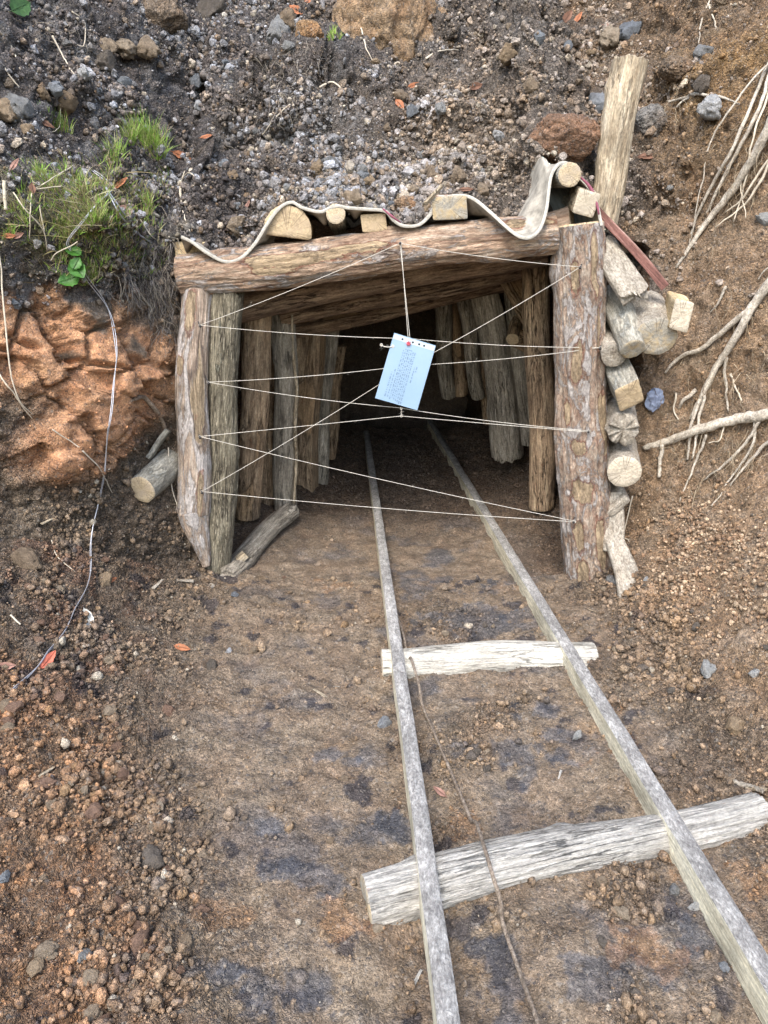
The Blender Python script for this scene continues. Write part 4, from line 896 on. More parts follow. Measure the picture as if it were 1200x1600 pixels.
tag(scatter("floor_grit", trod0 * (.5 + ss(-.2, .3, fbm(flat, 5, 3, 191))) + 1e-6, 60000, .0022, .0075, 1.8, lambda i, n, r: col[i] * r.uniform(.6, 1.65, (n, 1)), I1, r, sink=.35, amp=.45, facet=.5, smooth=False), "fine grit and crumbs pressed into the trodden floor between and beside the rails", "grit", kind='stuff')
hillm = upf * (1 - np.clip(drk, 0, 1) * .6) * (1 - .75 * ss(1.2, 1.5, X)) * (1 - .6 * ss(-1.0, -1.3, X)) * (.10 + 1.3 * ss(-.1, .4, fbm(flat, 3.0, 4, 150)))
hillm = hillm * (.32 + 3.4 * blob(P(575, 255, 3.6), (.46, .7, .24)))
tag(scatter("gravel", hillm + .02 * upf, 48000, .004, .026, 1.3, gravcol, I1, r, amp=.45, facet=.8, smooth=False), "grey and tan gravel covering the slope above the opening", "gravel", kind='stuff')
tag(scatter("rubble", hillm, 3600, .020, .055, 1.7, gravcol, I2, r, var=14, amp=.5, facet=.9, smooth=False), "coarse grey and tan rubble on the slope above the opening", "rubble", kind='stuff')
rbm = (secf < 2) * blob(P(1125, 880, 2.8), (.24, .4, .16), 2) * (.3 + ss(-.1, .3, fbm(flat, 9, 3, 171)))
tag(scatter("dry_crumbs", rbm + 1e-6, 3000, .006, .026, 1.7, lambda i, n, r: np.where(r.random((n, 1)) < .4, lin(208, 184, 156) * K, lin(164, 136, 110) * K) * r.uniform(.7, 1.3, (n, 1)), I1, r), "pale dry soil crumbs on the right bank below the roots", "soil crumbs", kind='stuff')

# ---- single stones one can tell apart
STG = mat_stone("grey_stone", (.25, .25, .25), (.33, .33, .325), (.44, .44, .43))
STT = mat_stone("tan_stone", (.33, .25, .175), (.40, .31, .22), (.48, .39, .29))
STW = mat_stone("white_stone", (.50, .50, .48), (.58, .58, .57), (.62, .63, .66))
STB = mat_stone("blue_stone", (.24, .26, .29), (.31, .335, .365), (.37, .39, .42))
STO = mat_stone("ochre_clay", (.36, .26, .17), (.43, .32, .21), (.50, .38, .26))
STR_ = mat_stone("reddish_clay", (.27, .17, .12), (.33, .21, .15), (.38, .25, .18))
STK = mat_stone("dark_earth", (.17, .145, .12), (.21, .18, .15), (.25, .21, .175))
STM = dict(g=STG, t=STT, w=STW, b=STB, o=STO, r=STR_, k=STK)
smesh = []
for k in range(9):
    v = lump(I4, 300 + k, .38, 1.3, facet=.95 if k % 2 else .75); v *= np.array([1, .8, .85]); w_, _q = worley(v, 3.2, k); v = v * (1 + .10 * (.5 - w_) + .10 * fbm(v, 5, 4, k))[:, None]
    m_ = fastmesh("stone", v, I4[1], 3); smesh.append(m_)
smat = {}
def stone(name, px, py, wpx, kind, label, cat, group=None, asp=1.0, seed=0, sink=.3, loc=None, size=None, rot=None):
    rr = random.Random(seed * 7 + int(px * 3 + py))
    if loc is None: loc, nor = hit(px, py)
    else: nor = np.array([0, -.6, .8])
    s = size or .5 * wpx * depth(loc) / F
    k = rr.randrange(3) if wpx > 45 else 3 + rr.randrange(6)
    key = (k, kind)
    if key not in smat:
        m_ = smesh[k].copy(); m_.materials.clear(); m_.materials.append(STM[kind]); smat[key] = m_
    o = bpy.data.objects.new(name, smat[key]); C.objects.link(o)
    o.location = loc + nor * s * (.6 - sink); o.scale = (s * 1.05, s * 1.05, s * asp * 1.1)
    o.rotation_euler = rot or (rr.uniform(-.5, .5), rr.uniform(-.5, .5), rr.uniform(0, 6.28))
    return tag(o, label, cat, group)
def boulder(name, px, py, wpx, hpx, colr, label, cat, seed, dep=.8):
    loc, nor = hit(px, py); s_ = .5 * depth(loc) / F; B6 = ico(6); v = B6[0].copy(); rr_ = np.random.default_rng(seed)
    for _ in range(11):
        q = rr_.normal(size=3); q /= np.linalg.norm(q); c0 = rr_.uniform(.6, .9); v = v - np.outer(np.maximum(0, v @ q - c0) * .8, q)
    n_ = 1 + .16 * fbm(v, 1.5, 3, seed) + .09 * fbm(v, 5, 4, seed + 1) + .05 * (.5 - worley(v, 4, seed)[0]) + .035 * (.5 - worley(v, 10, seed)[0]) - .06 * ss(.07, 0, worley2(v + .1 * fbm(v, 3, 3, 2)[:, None], 1.7, seed)) + .02 * fbm(v, 22, 3, 5)
    v = v * n_[:, None] * np.array([wpx * s_, wpx * s_ * dep, hpx * s_]); cc = np.tile(lin(*colr) * K, (len(v), 1)); m_ = fbm(v, 12, 4, 9)
    cc = lay(cc, ss(-.1, .3, m_) * .5, lin(*colr) * K * np.array([.75, .66, .6])); cc = lay(cc, ss(.1, .35, -m_) * .5, lin(*colr) * K * np.array([1.15, 1.2, 1.3]))
    me = loose(fastmesh(name, v, B6[1], 3, cc), .45); o = link(name, me, MS); o.location = loc + np.array([0, .14 * wpx * s_, 0]); return tag(o, label, cat)
boulder("clay_boulder", 612, 52, 190, 196, (168, 143, 114), "huge ochre clay boulder at the top of the picture above the opening", "boulder", 3)
boulder("clay_block", 884, 222, 120, 80, (146, 116, 94), "reddish clay block left of the tall pale leaning post", "clod", 5)
boulder("brown_rock", 252, 30, 74, 70, (132, 118, 102), "large rough brown rock at the top left, above three tan stones", "rock", 8)
boulder("grey_rock", 1022, 192, 66, 52, (140, 136, 130), "layered grey rock right of the leaning post", "rock", 12)
boulder("brown_clod", 1062, 108, 62, 46, (138, 120, 100), "broken brown clod right of the leaning post's top", "clod", 14)
boulder("brown_clod", 1118, 66, 46, 40, (142, 122, 98), "round brown clod on the ochre bank at the upper right", "clod", 15)
boulder("ochre_lump", 484, 52, 52, 44, (172, 140, 104), "ochre lump left of the huge clay boulder", "clod", 16)
boulder("tan_clod", 640, 322, 54, 30, (164, 138, 112), "crumbly tan lump in the dip between the two belt humps", "clod", 17)
_unused = lambda *a, **k: None
_unused("clay_boulder", 614, 42, 190, 'o', "huge ochre clay boulder at the top of the picture above the opening", "boulder", asp=1.0, sink=.35, seed=4)
_unused("clay_block", 882, 218, 88, 'r', "reddish clay block left of the tall pale leaning post", "clod", sink=.35, seed=2)
for px, py, w_, k, lb in [
    (330, 22, 60, 'k', "dark grey slab of earth at the top right of the large brown rock"),
    (162, 72, 30, 't', "leftmost of three tan stones in a row under the large brown rock"), (192, 70, 34, 't', "middle one of three tan stones in a row under the large brown rock"),
    (228, 76, 40, 't', "rightmost and palest of three tan stones under the large brown rock"), (165, 102, 36, 'k', "flat dark stone below the three tan stones"),
    (82, 139, 28, 'b', "smooth pale blue stone resting on ochre stones at the upper left"), (102, 157, 40, 'o', "round ochre stone just below the pale blue stone"), (62, 146, 26, 'o', "small ochre stone left of the pale blue stone"),
    (26, 165, 44, 'g', "flat grey stone at the left edge above the grass"), (14, 180, 40, 'o', "rusty clod under the flat grey stone at the left edge"), (45, 204, 20, 'o', "small egg-shaped ochre stone above the grass"),
    (136, 121, 24, 'w', "white chalky chip left of centre of the dark upper slope"), (192, 132, 22, 'b', "bluish angular chip on the dark upper slope"), (313, 166, 20, 'w', "white square stone on the dark slope above the left end of the belt"), (304, 128, 24, 'b', "bluish stone above the white square stone"),
    (374, 357, 38, 't', "brown stone half buried in the dark soil of the first belt trough"), (372, 321, 14, 'b', "pale bluish pebble above the first belt trough"), (365, 278, 20, 'o', "small rusty stone on the dark soil left of the rubble"),
    (434, 62, 52, 'g', "grey layered rock left of the ochre lump"), (452, 40, 40, 't', "brown lump between the grey layered rock and the ochre lump"),
    (648, 262, 22, 't', "pale tan stone above the belt hump, left of two broken ones"), (684, 276, 32, 't', "left half of a broken tan stone above the second belt hump"), (714, 278, 30, 't', "right half of a broken tan stone above the second belt hump"), (752, 300, 30, 't', "brownish lump right of the broken tan stone"),
    (497, 265, 26, 'o', "rusty lump in grey rubble above the thin round pole"), (573, 278, 24, 'o', "rust-brown stone in the rubble above the sawn wedge block"), (552, 312, 30, 't', "tan crumbly lump just above the belt right of the thin pole"), (498, 302, 18, 'o', "little rusty chip just above the belt over the thin pole"),
    (628, 152, 28, 't', "tan stone beneath an orange leaf in the middle of the slope"), (645, 178, 24, 'b', "bluish stone right of the tan stone in mid slope"), (690, 168, 22, 'g', "pale grey stone right of centre on the slope"), (782, 212, 20, 'w', "white pointed chip on the slope right of centre"), (830, 138, 28, 't', "cream stone on the slope left of the leaning post's top"), (795, 85, 34, 'o', "rusty clod at the right of the huge clay boulder"),
    (842, 60, 20, 'b', "bluish chip high on the slope left of the leaning post"), (885, 75, 18, 'b', "small slate-blue chip high above the leaning post"), (988, 52, 34, 'b', "blue-grey rock above the top of the leaning post"), (950, 65, 40, 't', "brown clod above the top of the leaning post"),
    (1095, 88, 34, 'g', "grey-brown stone between two clods at the upper right"), (1114, 170, 40, 'w', "pale grey stone caught in roots at the upper right"), (1098, 130, 30, 'k', "dark lump above the pale grey stone among roots"), (935, 165, 40, 'b', "dark blue-grey lump left of the leaning post"),
    (1106, 1049, 30, 'w', "white chunk on the right bank beside the track"), (1180, 1052, 18, 'w', "small white stone at the right edge beside the track"), (1132, 1516, 18, 'b', "blue-grey pebble near the right rail at the lower right"), (1052, 1392, 22, 'g', "light grey stone left of the near end of the right rail"), (1085, 1420, 18, 'w', "whitish stone touching the right rail's near end"),
    (902, 1152, 16, 'w', "whitish pebble between the rails and the two visible sleepers"), (1150, 1130, 34, 'o', "ochre clod at the right edge above the near sleeper"),
    (38, 880, 46, 't', "round tan clod on the left bank beside the wire"), (162, 908, 32, 'o', "orange clod right of the double wire on the left bank"), (72, 1486, 36, 't', "pale clod at the lower left"), (132, 1492, 30, 'g', "grey stone with a dark hole at the lower left"), (60, 1510, 28, 'o', "orange clod beside the pale clod at the lower left"),
    (242, 1380, 22, 'o', "bright ochre crumb in a small hollow at the lower left"), (8, 1372, 20, 'b', "bluish stone at the left edge low down"), (185, 1418, 30, 'r', "reddish clod at the lower left"), (212, 1454, 30, 'r', "largest reddish clod of the lower left heap"), (235, 1345, 40, 'k', "brown clod above the bright ochre crumb"), (172, 1115, 22, 't', "tan clod in the middle of the left bank"), (263, 1112, 22, 'r', "reddish square clod left of the trodden floor"), (97, 1092, 24, 'r', "reddish clod below the lower end of the wire"),
    (357, 1018, 12, 'w', "pale pebble on the trodden floor right of an orange leaf"), (368, 932, 12, 'b', "light bluish pebble in front of the left posts"), (515, 1315, 12, 't', "lone tan pebble on the trodden floor left of the near sleeper"), (330, 1044, 24, 'k', "dark lump of coal clay on the trodden floor"), (600, 1130, 22, 'b', "dark blue coal lump beside the left rail"), (1010, 905, 10, 'w', "whitish pebble at the tip of the pointed slab"), (960, 910, 26, 'g', "grey crumbly stone between right front post and pointed slab"), (1195, 345, 26, 'w', "pale stone at the right edge among the roots")]:
    stone("stone", px, py, w_, k, lb, "stone")
# ---- the larger loose stones of the rubble, each on its own, alike enough to share a label
def many(n, dens, name, lb, cat, group, kinds, smin, smax, seed):
    r_ = np.random.default_rng(seed); pw = dens * ar * view; pw /= pw.sum(); idx = r_.choice(len(pw), n, p=pw, replace=False)
    for i in idx:
        s = smin * (1 - r_.random() * (1 - (smin / smax) ** 1.8)) ** (-1 / 1.8)
        o = stone(name, 10, 10, 20, kinds[r_.integers(len(kinds))], lb, cat, group, loc=flat2[i], size=s * .5, seed=int(i), asp=r_.uniform(.6, 1))
many(120, hillm * (X < .1), "rubble_stone", "fist-sized grey stone among the loose rubble above the opening", "stone", "grey stones in the rubble above the opening", "gggbk", .030, .070, 21)
many(90, hillm * (X > -.1), "rubble_stone", "fist-sized tan stone among the loose rubble on the slope", "stone", "tan stones in the rubble above the opening", "tttgo", .030, .075, 22)
many(120, bank * big * low * (X < 0), "earth_clod", "brown earth clod lying on the left bank", "clod", "earth clods on the left bank", "rtrt", .022, .060, 23)
many(50, bank * big * low * (X > 0), "earth_clod", "brown earth clod lying on the right bank", "clod", "earth clods on the right bank", "kktt", .022, .050, 24)

tv_ = tp; tn_ = np.tile([0, 0, 1.0], (len(tp), 1)); r = np.random.default_rng(8); n_ = 9000; idx = r.integers(0, len(tp), n_); keep_ = (tp[idx][:, 1] < 6.2) & (r.random(n_) > tt_[idx] * .97); idx = idx[keep_]; n_ = len(idx)
s_ = .004 * (1 - r.random(n_) * .93) ** (-1 / 1.6); vs_ = np.array([lump(I1, 400 + k, .3) for k in range(8)])
Vv = vs_[r.integers(0, 8, n_)] * (np.minimum(s_, .03)[:, None, None] * .6) * r.uniform(.65, 1.25, (n_, 1, 3)); Vv = np.einsum('nij,nvj->nvi', rotm(n_, r), Vv) + tp[idx][:, None] + r.normal(size=(n_, 1, 3)) * .004 * [1, 1, .3]
me = fastmesh("tunnel_crumbs", Vv.reshape(-1, 3), (I1[1][None] + (np.arange(n_) * 12)[:, None, None]).reshape(-1, 3), 3, np.repeat(tcol[idx] * r.uniform(.7, 1.4, (n_, 1)), 12, 0)); loose(me, .25)
tag(link("tunnel_crumbs", me, MS), "loose brown soil crumbs on the tunnel floor inside the posts", "soil crumbs", kind='stuff')
# ------------------------------------------------------------------ roots, straws, wire, cable
ROOTM = mat_bark("pale_root", (.30, .26, .21), (.46, .41, .34), (.58, .53, .45), stretch=1.0, sc=45, bumpd=.006)
ROOTD = mat_bark("brown_root", (.14, .10, .07), (.24, .18, .13), (.34, .27, .21), stretch=1.0, sc=45, bumpd=.006)
FINE = mat_plain("fine_root", (.50, .44, .35), .9, .25, 60)
STRAW = mat_plain("dry_straw", (.43, .38, .29), .85, .25, 60)
def gpath(pts, off, n=40, wob=.006, seed=0, cutoff=None):
    q = []
    for i, p in enumerate(pts):
        o_ = p[2] if len(p) > 2 else off
        q.append(hit(p[0], p[1])[0] + np.array([0, -1, .35]) / 1.06 * (o_ if o_ < .02 or cutoff is None else o_ * cutoff))
    s = np.array(spline(q, n)); w_ = np.stack([fbm(s * 1.0, 14, 2, seed), fbm(s, 14, 2, seed + 1), fbm(s, 14, 2, seed + 2)], 1) * wob
    w_[0] = 0; return s + w_
def root(name, label, cat, pts, wpx, off=.03, mat=None, group=None, subs=(), wob=.008, n=40, seed=1, k=8):
    if name == 'tree_root' and pts[0][0] > 1185 and len(pts[0]) > 2: pts = [(pts[0][0] + 130, pts[0][1] - 40, .02), (pts[0][0] + 70, pts[0][1] - 22, .08)] + list(pts); pts[0] = (pts[0][0], pts[0][1], -.06)
    s = gpath(pts, off, n, wob, seed, .6 if name == 'tree_root' else None); zc_ = np.mean([depth(p) for p in s]); rad = [.42 * w_ * zc_ / F for w_ in wpx]
    mb = MB(); tube(mb, s, rad, k, .18); o = tag(link(name, mb.mesh(name), mat or ROOTM), label, cat, group)
    for q in subs:
        s2 = gpath(q[0], q[2] if len(q) > 2 else off, 24, .012, seed + 5, .6 if name == 'tree_root' else None); m2 = MB(); tube(m2, s2, [.5 * w_ * zc_ / F for w_ in q[1]], 6, .15); link("rootlet", m2.mesh("rootlet"), FINE if max(q[1]) < 5 else (mat or ROOTM), o)
    return o
root("tree_root", "thick bundle of pale roots sloping down from the right edge at the upper right", "root", [(1225, 120, .10), (1195, 200, .09), (1160, 270, .07), (1125, 320, .05), (1090, 365, .04), (1055, 420, .0)], [11, 15, 17, 16, 12, 5], seed=1,
     subs=[([(1215, 60, .10), (1180, 140, .09), (1140, 235, .06), (1110, 290, .05), (1085, 345, .03), (1075, 385, .01)], [5, 6, 5, 3]), ([(1210, 200, .12), (1180, 290, .10), (1150, 330, .08), (1110, 360, .06)], [4, 4, 2]), ([(1220, 250, .10), (1190, 260, .10), (1150, 320, .09), (1130, 335, .05)], [4, 4, 2]),
           ([(1190, 150, .12), (1165, 230, .09), (1155, 300, .07), (1140, 350, .06)], [4, 3, 2]), ([(1200, 95, .12), (1170, 190, .10), (1120, 290, .08), (1098, 340, .03)], [6, 6, 4]), ([(1165, 250, .1), (1150, 300, .08), (1160, 345, .05)], [3, 2, 1.5])])
root("tree_root", "thin hanging root left of the thick root bundle at the upper right", "root", [(1195, 110, .10), (1140, 170, .06), (1105, 230, .05), (1092, 290, .05), (1078, 375, .02)], [4, 4, 3, 2], seed=2)
root("tree_root", "fine forked root at the top right of the ochre bank", "root", [(1108, 0, .02), (1095, 35, .02), (1090, 75, .01)], [4, 3, 1.5], off=.02, seed=3, subs=[([(1106, 10), (1112, 30), (1122, 50)], [3, 1.5])])
root("tree_root", "curved pale root draped over the grey rock right of the leaning post", "root", [(1042, 162), (1070, 156), (1085, 150), (1128, 156), (1150, 166)], [4, 6, 5, 2], off=.03, seed=4, subs=[([(1085, 150), (1068, 160), (1055, 172)], [5, 3])])
root("tree_root", "forked pale root reaching down the right bank from the right edge at mid height", "root", [(1230, 400, .10), (1190, 450, .09), (1165, 487, .08), (1140, 535, .06), (1118, 570, .05), (1098, 610, .04), (1078, 655, .03)], [18, 16, 17, 15, 13, 12, 11], seed=5,
     subs=[([(1165, 487, .08), (1130, 515, .05), (1095, 545, .03), (1060, 560, .02), (1041, 582, .0)], [11, 9, 8, 4]), ([(1090, 625, .04), (1076, 670, .03), (1073, 720, .01)], [6, 5, 4]), ([(1095, 620, .05), (1088, 665, .04), (1080, 718, .01)], [6, 5, 4]), ([(1128, 560, .05), (1130, 600, .04), (1137, 642, .01)], [6, 4, 3]), ([(1138, 585, .03), (1150, 608, .02), (1158, 630, .01)], [4, 2]),
           ([(1085, 610, .03), (1066, 628, .02), (1062, 636, .0)], [8, 4]), ([(1055, 615, .02), (1052, 640, .02), (1058, 656, .01)], [4, 2])])
root("tree_root", "thick clay-coated pale root running level from the right edge towards the log ends", "root", [(1240, 640, .10), (1190, 650, .09), (1140, 658, .07), (1090, 672, .06), (1050, 686, .04), (1008, 700, -.005)], [24, 22, 21, 19, 17, 13], seed=6, n=60, k=12,
     subs=[([(1185, 645, .10), (1160, 690, .06), (1120, 735, .03), (1100, 752, .0)], [6, 5, 2]), ([(1172, 655, .08), (1168, 700, .05), (1140, 745, .03), (1110, 790, .01)], [5, 4, 2]), ([(1215, 670, .08), (1180, 705, .06), (1155, 735, .04), (1140, 760, .01)], [7, 5, 2]), ([(1098, 680, .06), (1088, 715, .03), (1075, 745, .02), (1062, 785, .0)], [5, 4, 2]), ([(1032, 695, .03), (1028, 745, .01)], [8, 6]), ([(1128, 665, .06), (1120, 690, .03), (1098, 694, .03)], [3, 2])])
root("tree_root", "thin root at the right edge under the forked root", "root", [(1215, 415, .08), (1190, 425, .06), (1180, 440, .04)], [5, 4, 2], seed=7)
root("tree_root", "small pale root tip poking out of the bank beside the square offcut", "root", [(1130, 450, .03), (1118, 475, .03), (1108, 488, .01)], [6, 4, 2], seed=8)
root("tree_root", "arched brown root beside the outer left post above the log end", "root", [(205, 628, .01), (225, 622, .03), (245, 640, .05), (260, 665, .06), (266, 690, .05)], [6, 9, 9, 6], mat=ROOTD, seed=9, n=30)
for i, (pts, w_, lb) in enumerate([
    ([(0, 362, .02), (8, 400, .04), (30, 600, .05), (55, 652, .01)], [3, 3, 2], "long pale root straw hanging down the left edge over the orange clay"),
    ([(-5, 570, .02), (20, 605, .04), (52, 655, .01)], [3, 3, 2], "second pale root straw meeting the long one on the orange clay"),
    ([(0, 50), (22, 78), (40, 125)], [4, 3, 2], "pale curved root at the upper left corner"), ([(0, 90), (14, 115), (34, 140)], [3, 3, 2], "shorter pale root under the curved one at the upper left corner"),
    ([(85, 60), (100, 90), (118, 120)], [4, 3, 2], "thin dark root on the slope below the top left corner"), ([(115, 22), (135, 40), (133, 75), (118, 70)], [3, 2, 1], "hair-thin root loop in the pale soil at the upper left"),
    ([(290, 270), (282, 300), (290, 340), (298, 365)], [2.5, 2.5, 2], "thin kinked root above the left tip of the belt"), ([(285, 318), (285, 285), (300, 273), (318, 298)], [2.5, 2, 2], "thin hooked root above the left tip of the belt"),
([(267, 700, .04), (272, 760, .04), (280, 790, .02)], [2, 2, 2], "fine root beside the foot of the outer left post"),
    ([(85, 672), (110, 688), (128, 700)], [3, 2, 2], "fine root in the dark soil under the orange clay"), ([(132, 705), (160, 735), (178, 770)], [3, 2, 2], "reddish fine root left of the log end"),
    ([(560, 30), (570, 70), (582, 98)], [3, 3, 1], "thin root running down the face of the huge clay boulder"), ([(665, 95), (690, 82), (715, 82)], [4, 3, 2], "pale root curling out beneath the huge clay boulder"), ([(100, 140), (95, 200), (86, 210)], [2, 2, 1], "fine twig beside the upper left grass tuft"),
    ([(410, 215), (430, 190), (455, 165)], [2.5, 2.5, 2], "fine grey root on the dark hump above the first belt hump"), ([(500, 140), (520, 132), (540, 148)], [4, 4, 2], "short pale root on the dark hump in mid slope"),
    ([(82, 842, .01), (92, 870, .01), (128, 900, .01)], [2.5, 2, 1], "fine reddish root above the bend of the double wire"), ([(20, 960), (36, 975)], [4, 3], "short pale straw on the left bank"),
    ([(985, 775, .03), (970, 835, .03), (957, 850, .02)], [3, 2, 1.5], "pale root hanging from the lowest round log end"), ([(955, 838, .05), (975, 842, .04), (978, 846, .04)], [3, 2, 1], "small rootlet tied round the narrow mud-caked slab")]):
    root("root_strand", lb, "root", pts, w_, off=.018, mat=FINE, n=24, seed=20 + i, k=5, wob=.006)
root("bark_strip", "torn pale bark strip at the lower right beside the near sleeper", "bark", [(1135, 1215), (1160, 1225), (1192, 1235)], [8, 12, 9], off=.012, mat=MUDDY, seed=71)
root("bark_strip", "pale strip of wood under the torn bark strip at the lower right", "bark", [(1163, 1232), (1195, 1232)], [8, 8], off=.008, mat=CREAM, seed=72)
a = G(1200, 1262, .05); b = G(1215, 1312, .04); log("sleeper_end", "pale stick end at the right edge beside the end of the near sleeper", "stick", a, b, .016, .018, CREAM, seed=73, amp=.1)
WIRE = mat_plain("dull_wire", (.45, .46, .50), .45, .2, 120, metal=.55, spec=.5)
wp = [(143, 268, .02), (170, 285, .04), (172, 300, .045), (140, 335, .04), (110, 370, .045), (112, 395, .045), (140, 440, .06), (168, 480, .07), (182, 525, .08), (181, 580, .08), (170, 650, .08), (163, 720, .08), (160, 770, .07), (142, 830, .06), (140, 880, .05), (138, 910, .045), (118, 950, .04), (100, 990, .04), (62, 1030, .035), (40, 1058, .03), (15, 1085, .025)]
mb1, mb2 = MB(), MB(); _q = spline([(p_[0], p_[1], 0) for p_ in wp], 150)
s = np.array([hit(p_[0], p_[1], .012)[0] for p_ in _q]); s[:, 1] -= .006
for _ in range(14):                            # a wire spans the hollows and rests on the bulges
    t_ = s.copy(); t_[1:-1] = (s[:-2] + s[2:]) / 2; s[1:-1] = np.where((t_[1:-1, 1:2] < s[1:-1, 1:2]), t_[1:-1], s[1:-1] * .85 + t_[1:-1] * .15)
ph = np.linspace(0, 34, len(s))
tube(mb1, s + np.stack([.004 * np.cos(ph), .002 * np.sin(ph), .003 * np.sin(ph)], 1), .0019, 6); tube(mb2, s - np.stack([.005 * np.cos(ph * .9), .002 * np.sin(ph), .003 * np.sin(ph)], 1), .0019, 6)
o = link("double_wire", mb1.mesh("wire_strand"), WIRE); tag(o, "double grey wire hanging from the grass down the left bank", "wire"); link("second_strand", mb2.mesh("wire_strand"), WIRE, o)
for i, pts in enumerate([[(172, 300, .045), (200, 340, .05), (225, 375, .04)], [(172, 302, .045), (196, 345, .05), (222, 372, .045), (262, 395, .03), (300, 407, .03)]]):
    root("wire_branch", ["thin grey wire end lying over the grass towards the belt", "longest thin wire end reaching from the grass to the left belt tip"][i], "wire", pts, [3, 3, 2.5], mat=WIRE, seed=80 + i, wob=.003)
CABLE = mat_bark("brown_steel_rope", (.10, .075, .055), (.22, .175, .135), (.33, .28, .23), stretch=1.0, sc=90, bumpd=.004)
cp = [G(608, 925, .045), G(622, 965, .03), G(634, 1005, .035), G(646, 1040, .098), G(660, 1085, .06), G(680, 1130, .055), G(706, 1190, .055), G(735, 1258, .06), G(757, 1325, .105), G(772, 1375, .098), G(790, 1430, .055), G(815, 1500, .05), G(838, 1560, .05), G(880, 1680, .05)]
s = np.array(spline(cp, 160))
for i_ in range(len(s)):                       # the rope lies on whatever is under it
    ok_, l_, n_, _ = terrain.ray_cast(Vector((s[i_][0], s[i_][1], .6)), Vector((0, 0, -1)))
    if ok_: s[i_][2] = max(l_.z + .006, s[i_][2] - (.045 if .035 < s[i_][2] < .068 else 0))
for _ in range(3): s[1:-1] = (s[:-2] + 2 * s[1:-1] + s[2:]) / 4
mb = MB(); tube(mb, s, .0052, 10, .06); tag(link("steel_rope", mb.mesh("rope"), CABLE), "brown steel rope lying between the rails over both sleepers", "rope")

# ------------------------------------------------------------------ leaves
LEAF = mat_tint("dead_leaf", .7, .3, .15); GREENL = mat_tint("green_leaf", .45, .4, .25)
def leaf(name, label, px, py, lpx, colr, rot, off=.012, mat=None, curl=.3, wid=.38, cat="leaf", group=None, tilt=0.5, parent=None):
    c, nor = hit(px, py, off); L = lpx * depth(c) / F; n, m_ = 12, 6; V = []; rr = random.Random(int(px * 7 + py))
    for i in range(n + 1):
        t = i / n; w_ = wid * (math.sin(math.pi * t ** .8) ** .8 + .02) * (1 + .08 * math.sin(i * 2.3))
        for j in range(-m_ // 2, m_ // 2 + 1):
            u = j / (m_ / 2); V.append(((t - .5), u * w_ * .5, curl * (abs(u) ** 1.5 * w_ * .5 + .5 * (t - .5) ** 2) + .03 * rr.uniform(-1, 1)))
    W = m_ + 1; Fc = [[i * W + j, i * W + j + 1, (i + 1) * W + j + 1, (i + 1) * W + j] for i in range(n) for j in range(m_)]
    V = np.array(V) * L; Vb = V - [0, 0, .0009]; nv = len(V)
    mb = MB(); mb.add(np.concatenate([V, Vb]), Fc + [[q + nv for q in f[::-1]] for f in Fc], colr)
    nn = nor * (1 - tilt) + np.array([0, -.75, .65]) * tilt; x, y, z = frame(nn); ca, sa = math.cos(R_(rot)), math.sin(R_(rot)); e1 = x * ca + y * sa; e2 = -x * sa + y * ca
    o = link(name, mb.mesh(name), mat or LEAF); o.matrix_world = Matrix(((e1[0], e2[0], z[0], c[0]), (e1[1], e2[1], z[1], c[1]), (e1[2], e2[2], z[2], c[2]), (0, 0, 0, 1)))
    vb = MB(); tube(vb, [(-.62 * L, 0, .002), (-.4 * L, 0, curl * .06 * L + .002), (.45 * L, 0, curl * .1 * L + .002)], [.0016, .0014, .0006], 5, 0, tuple(np.array(colr) * .7)); link("leaf_stalk", vb.mesh("stalk"), mat or LEAF, o)
    if label: tag(o, label, cat, group)
    return o
OR, BR, PK, GY = tuple(lin(158, 104, 74)), tuple(lin(112, 82, 66)), tuple(lin(150, 116, 104)), tuple(lin(205, 205, 200))
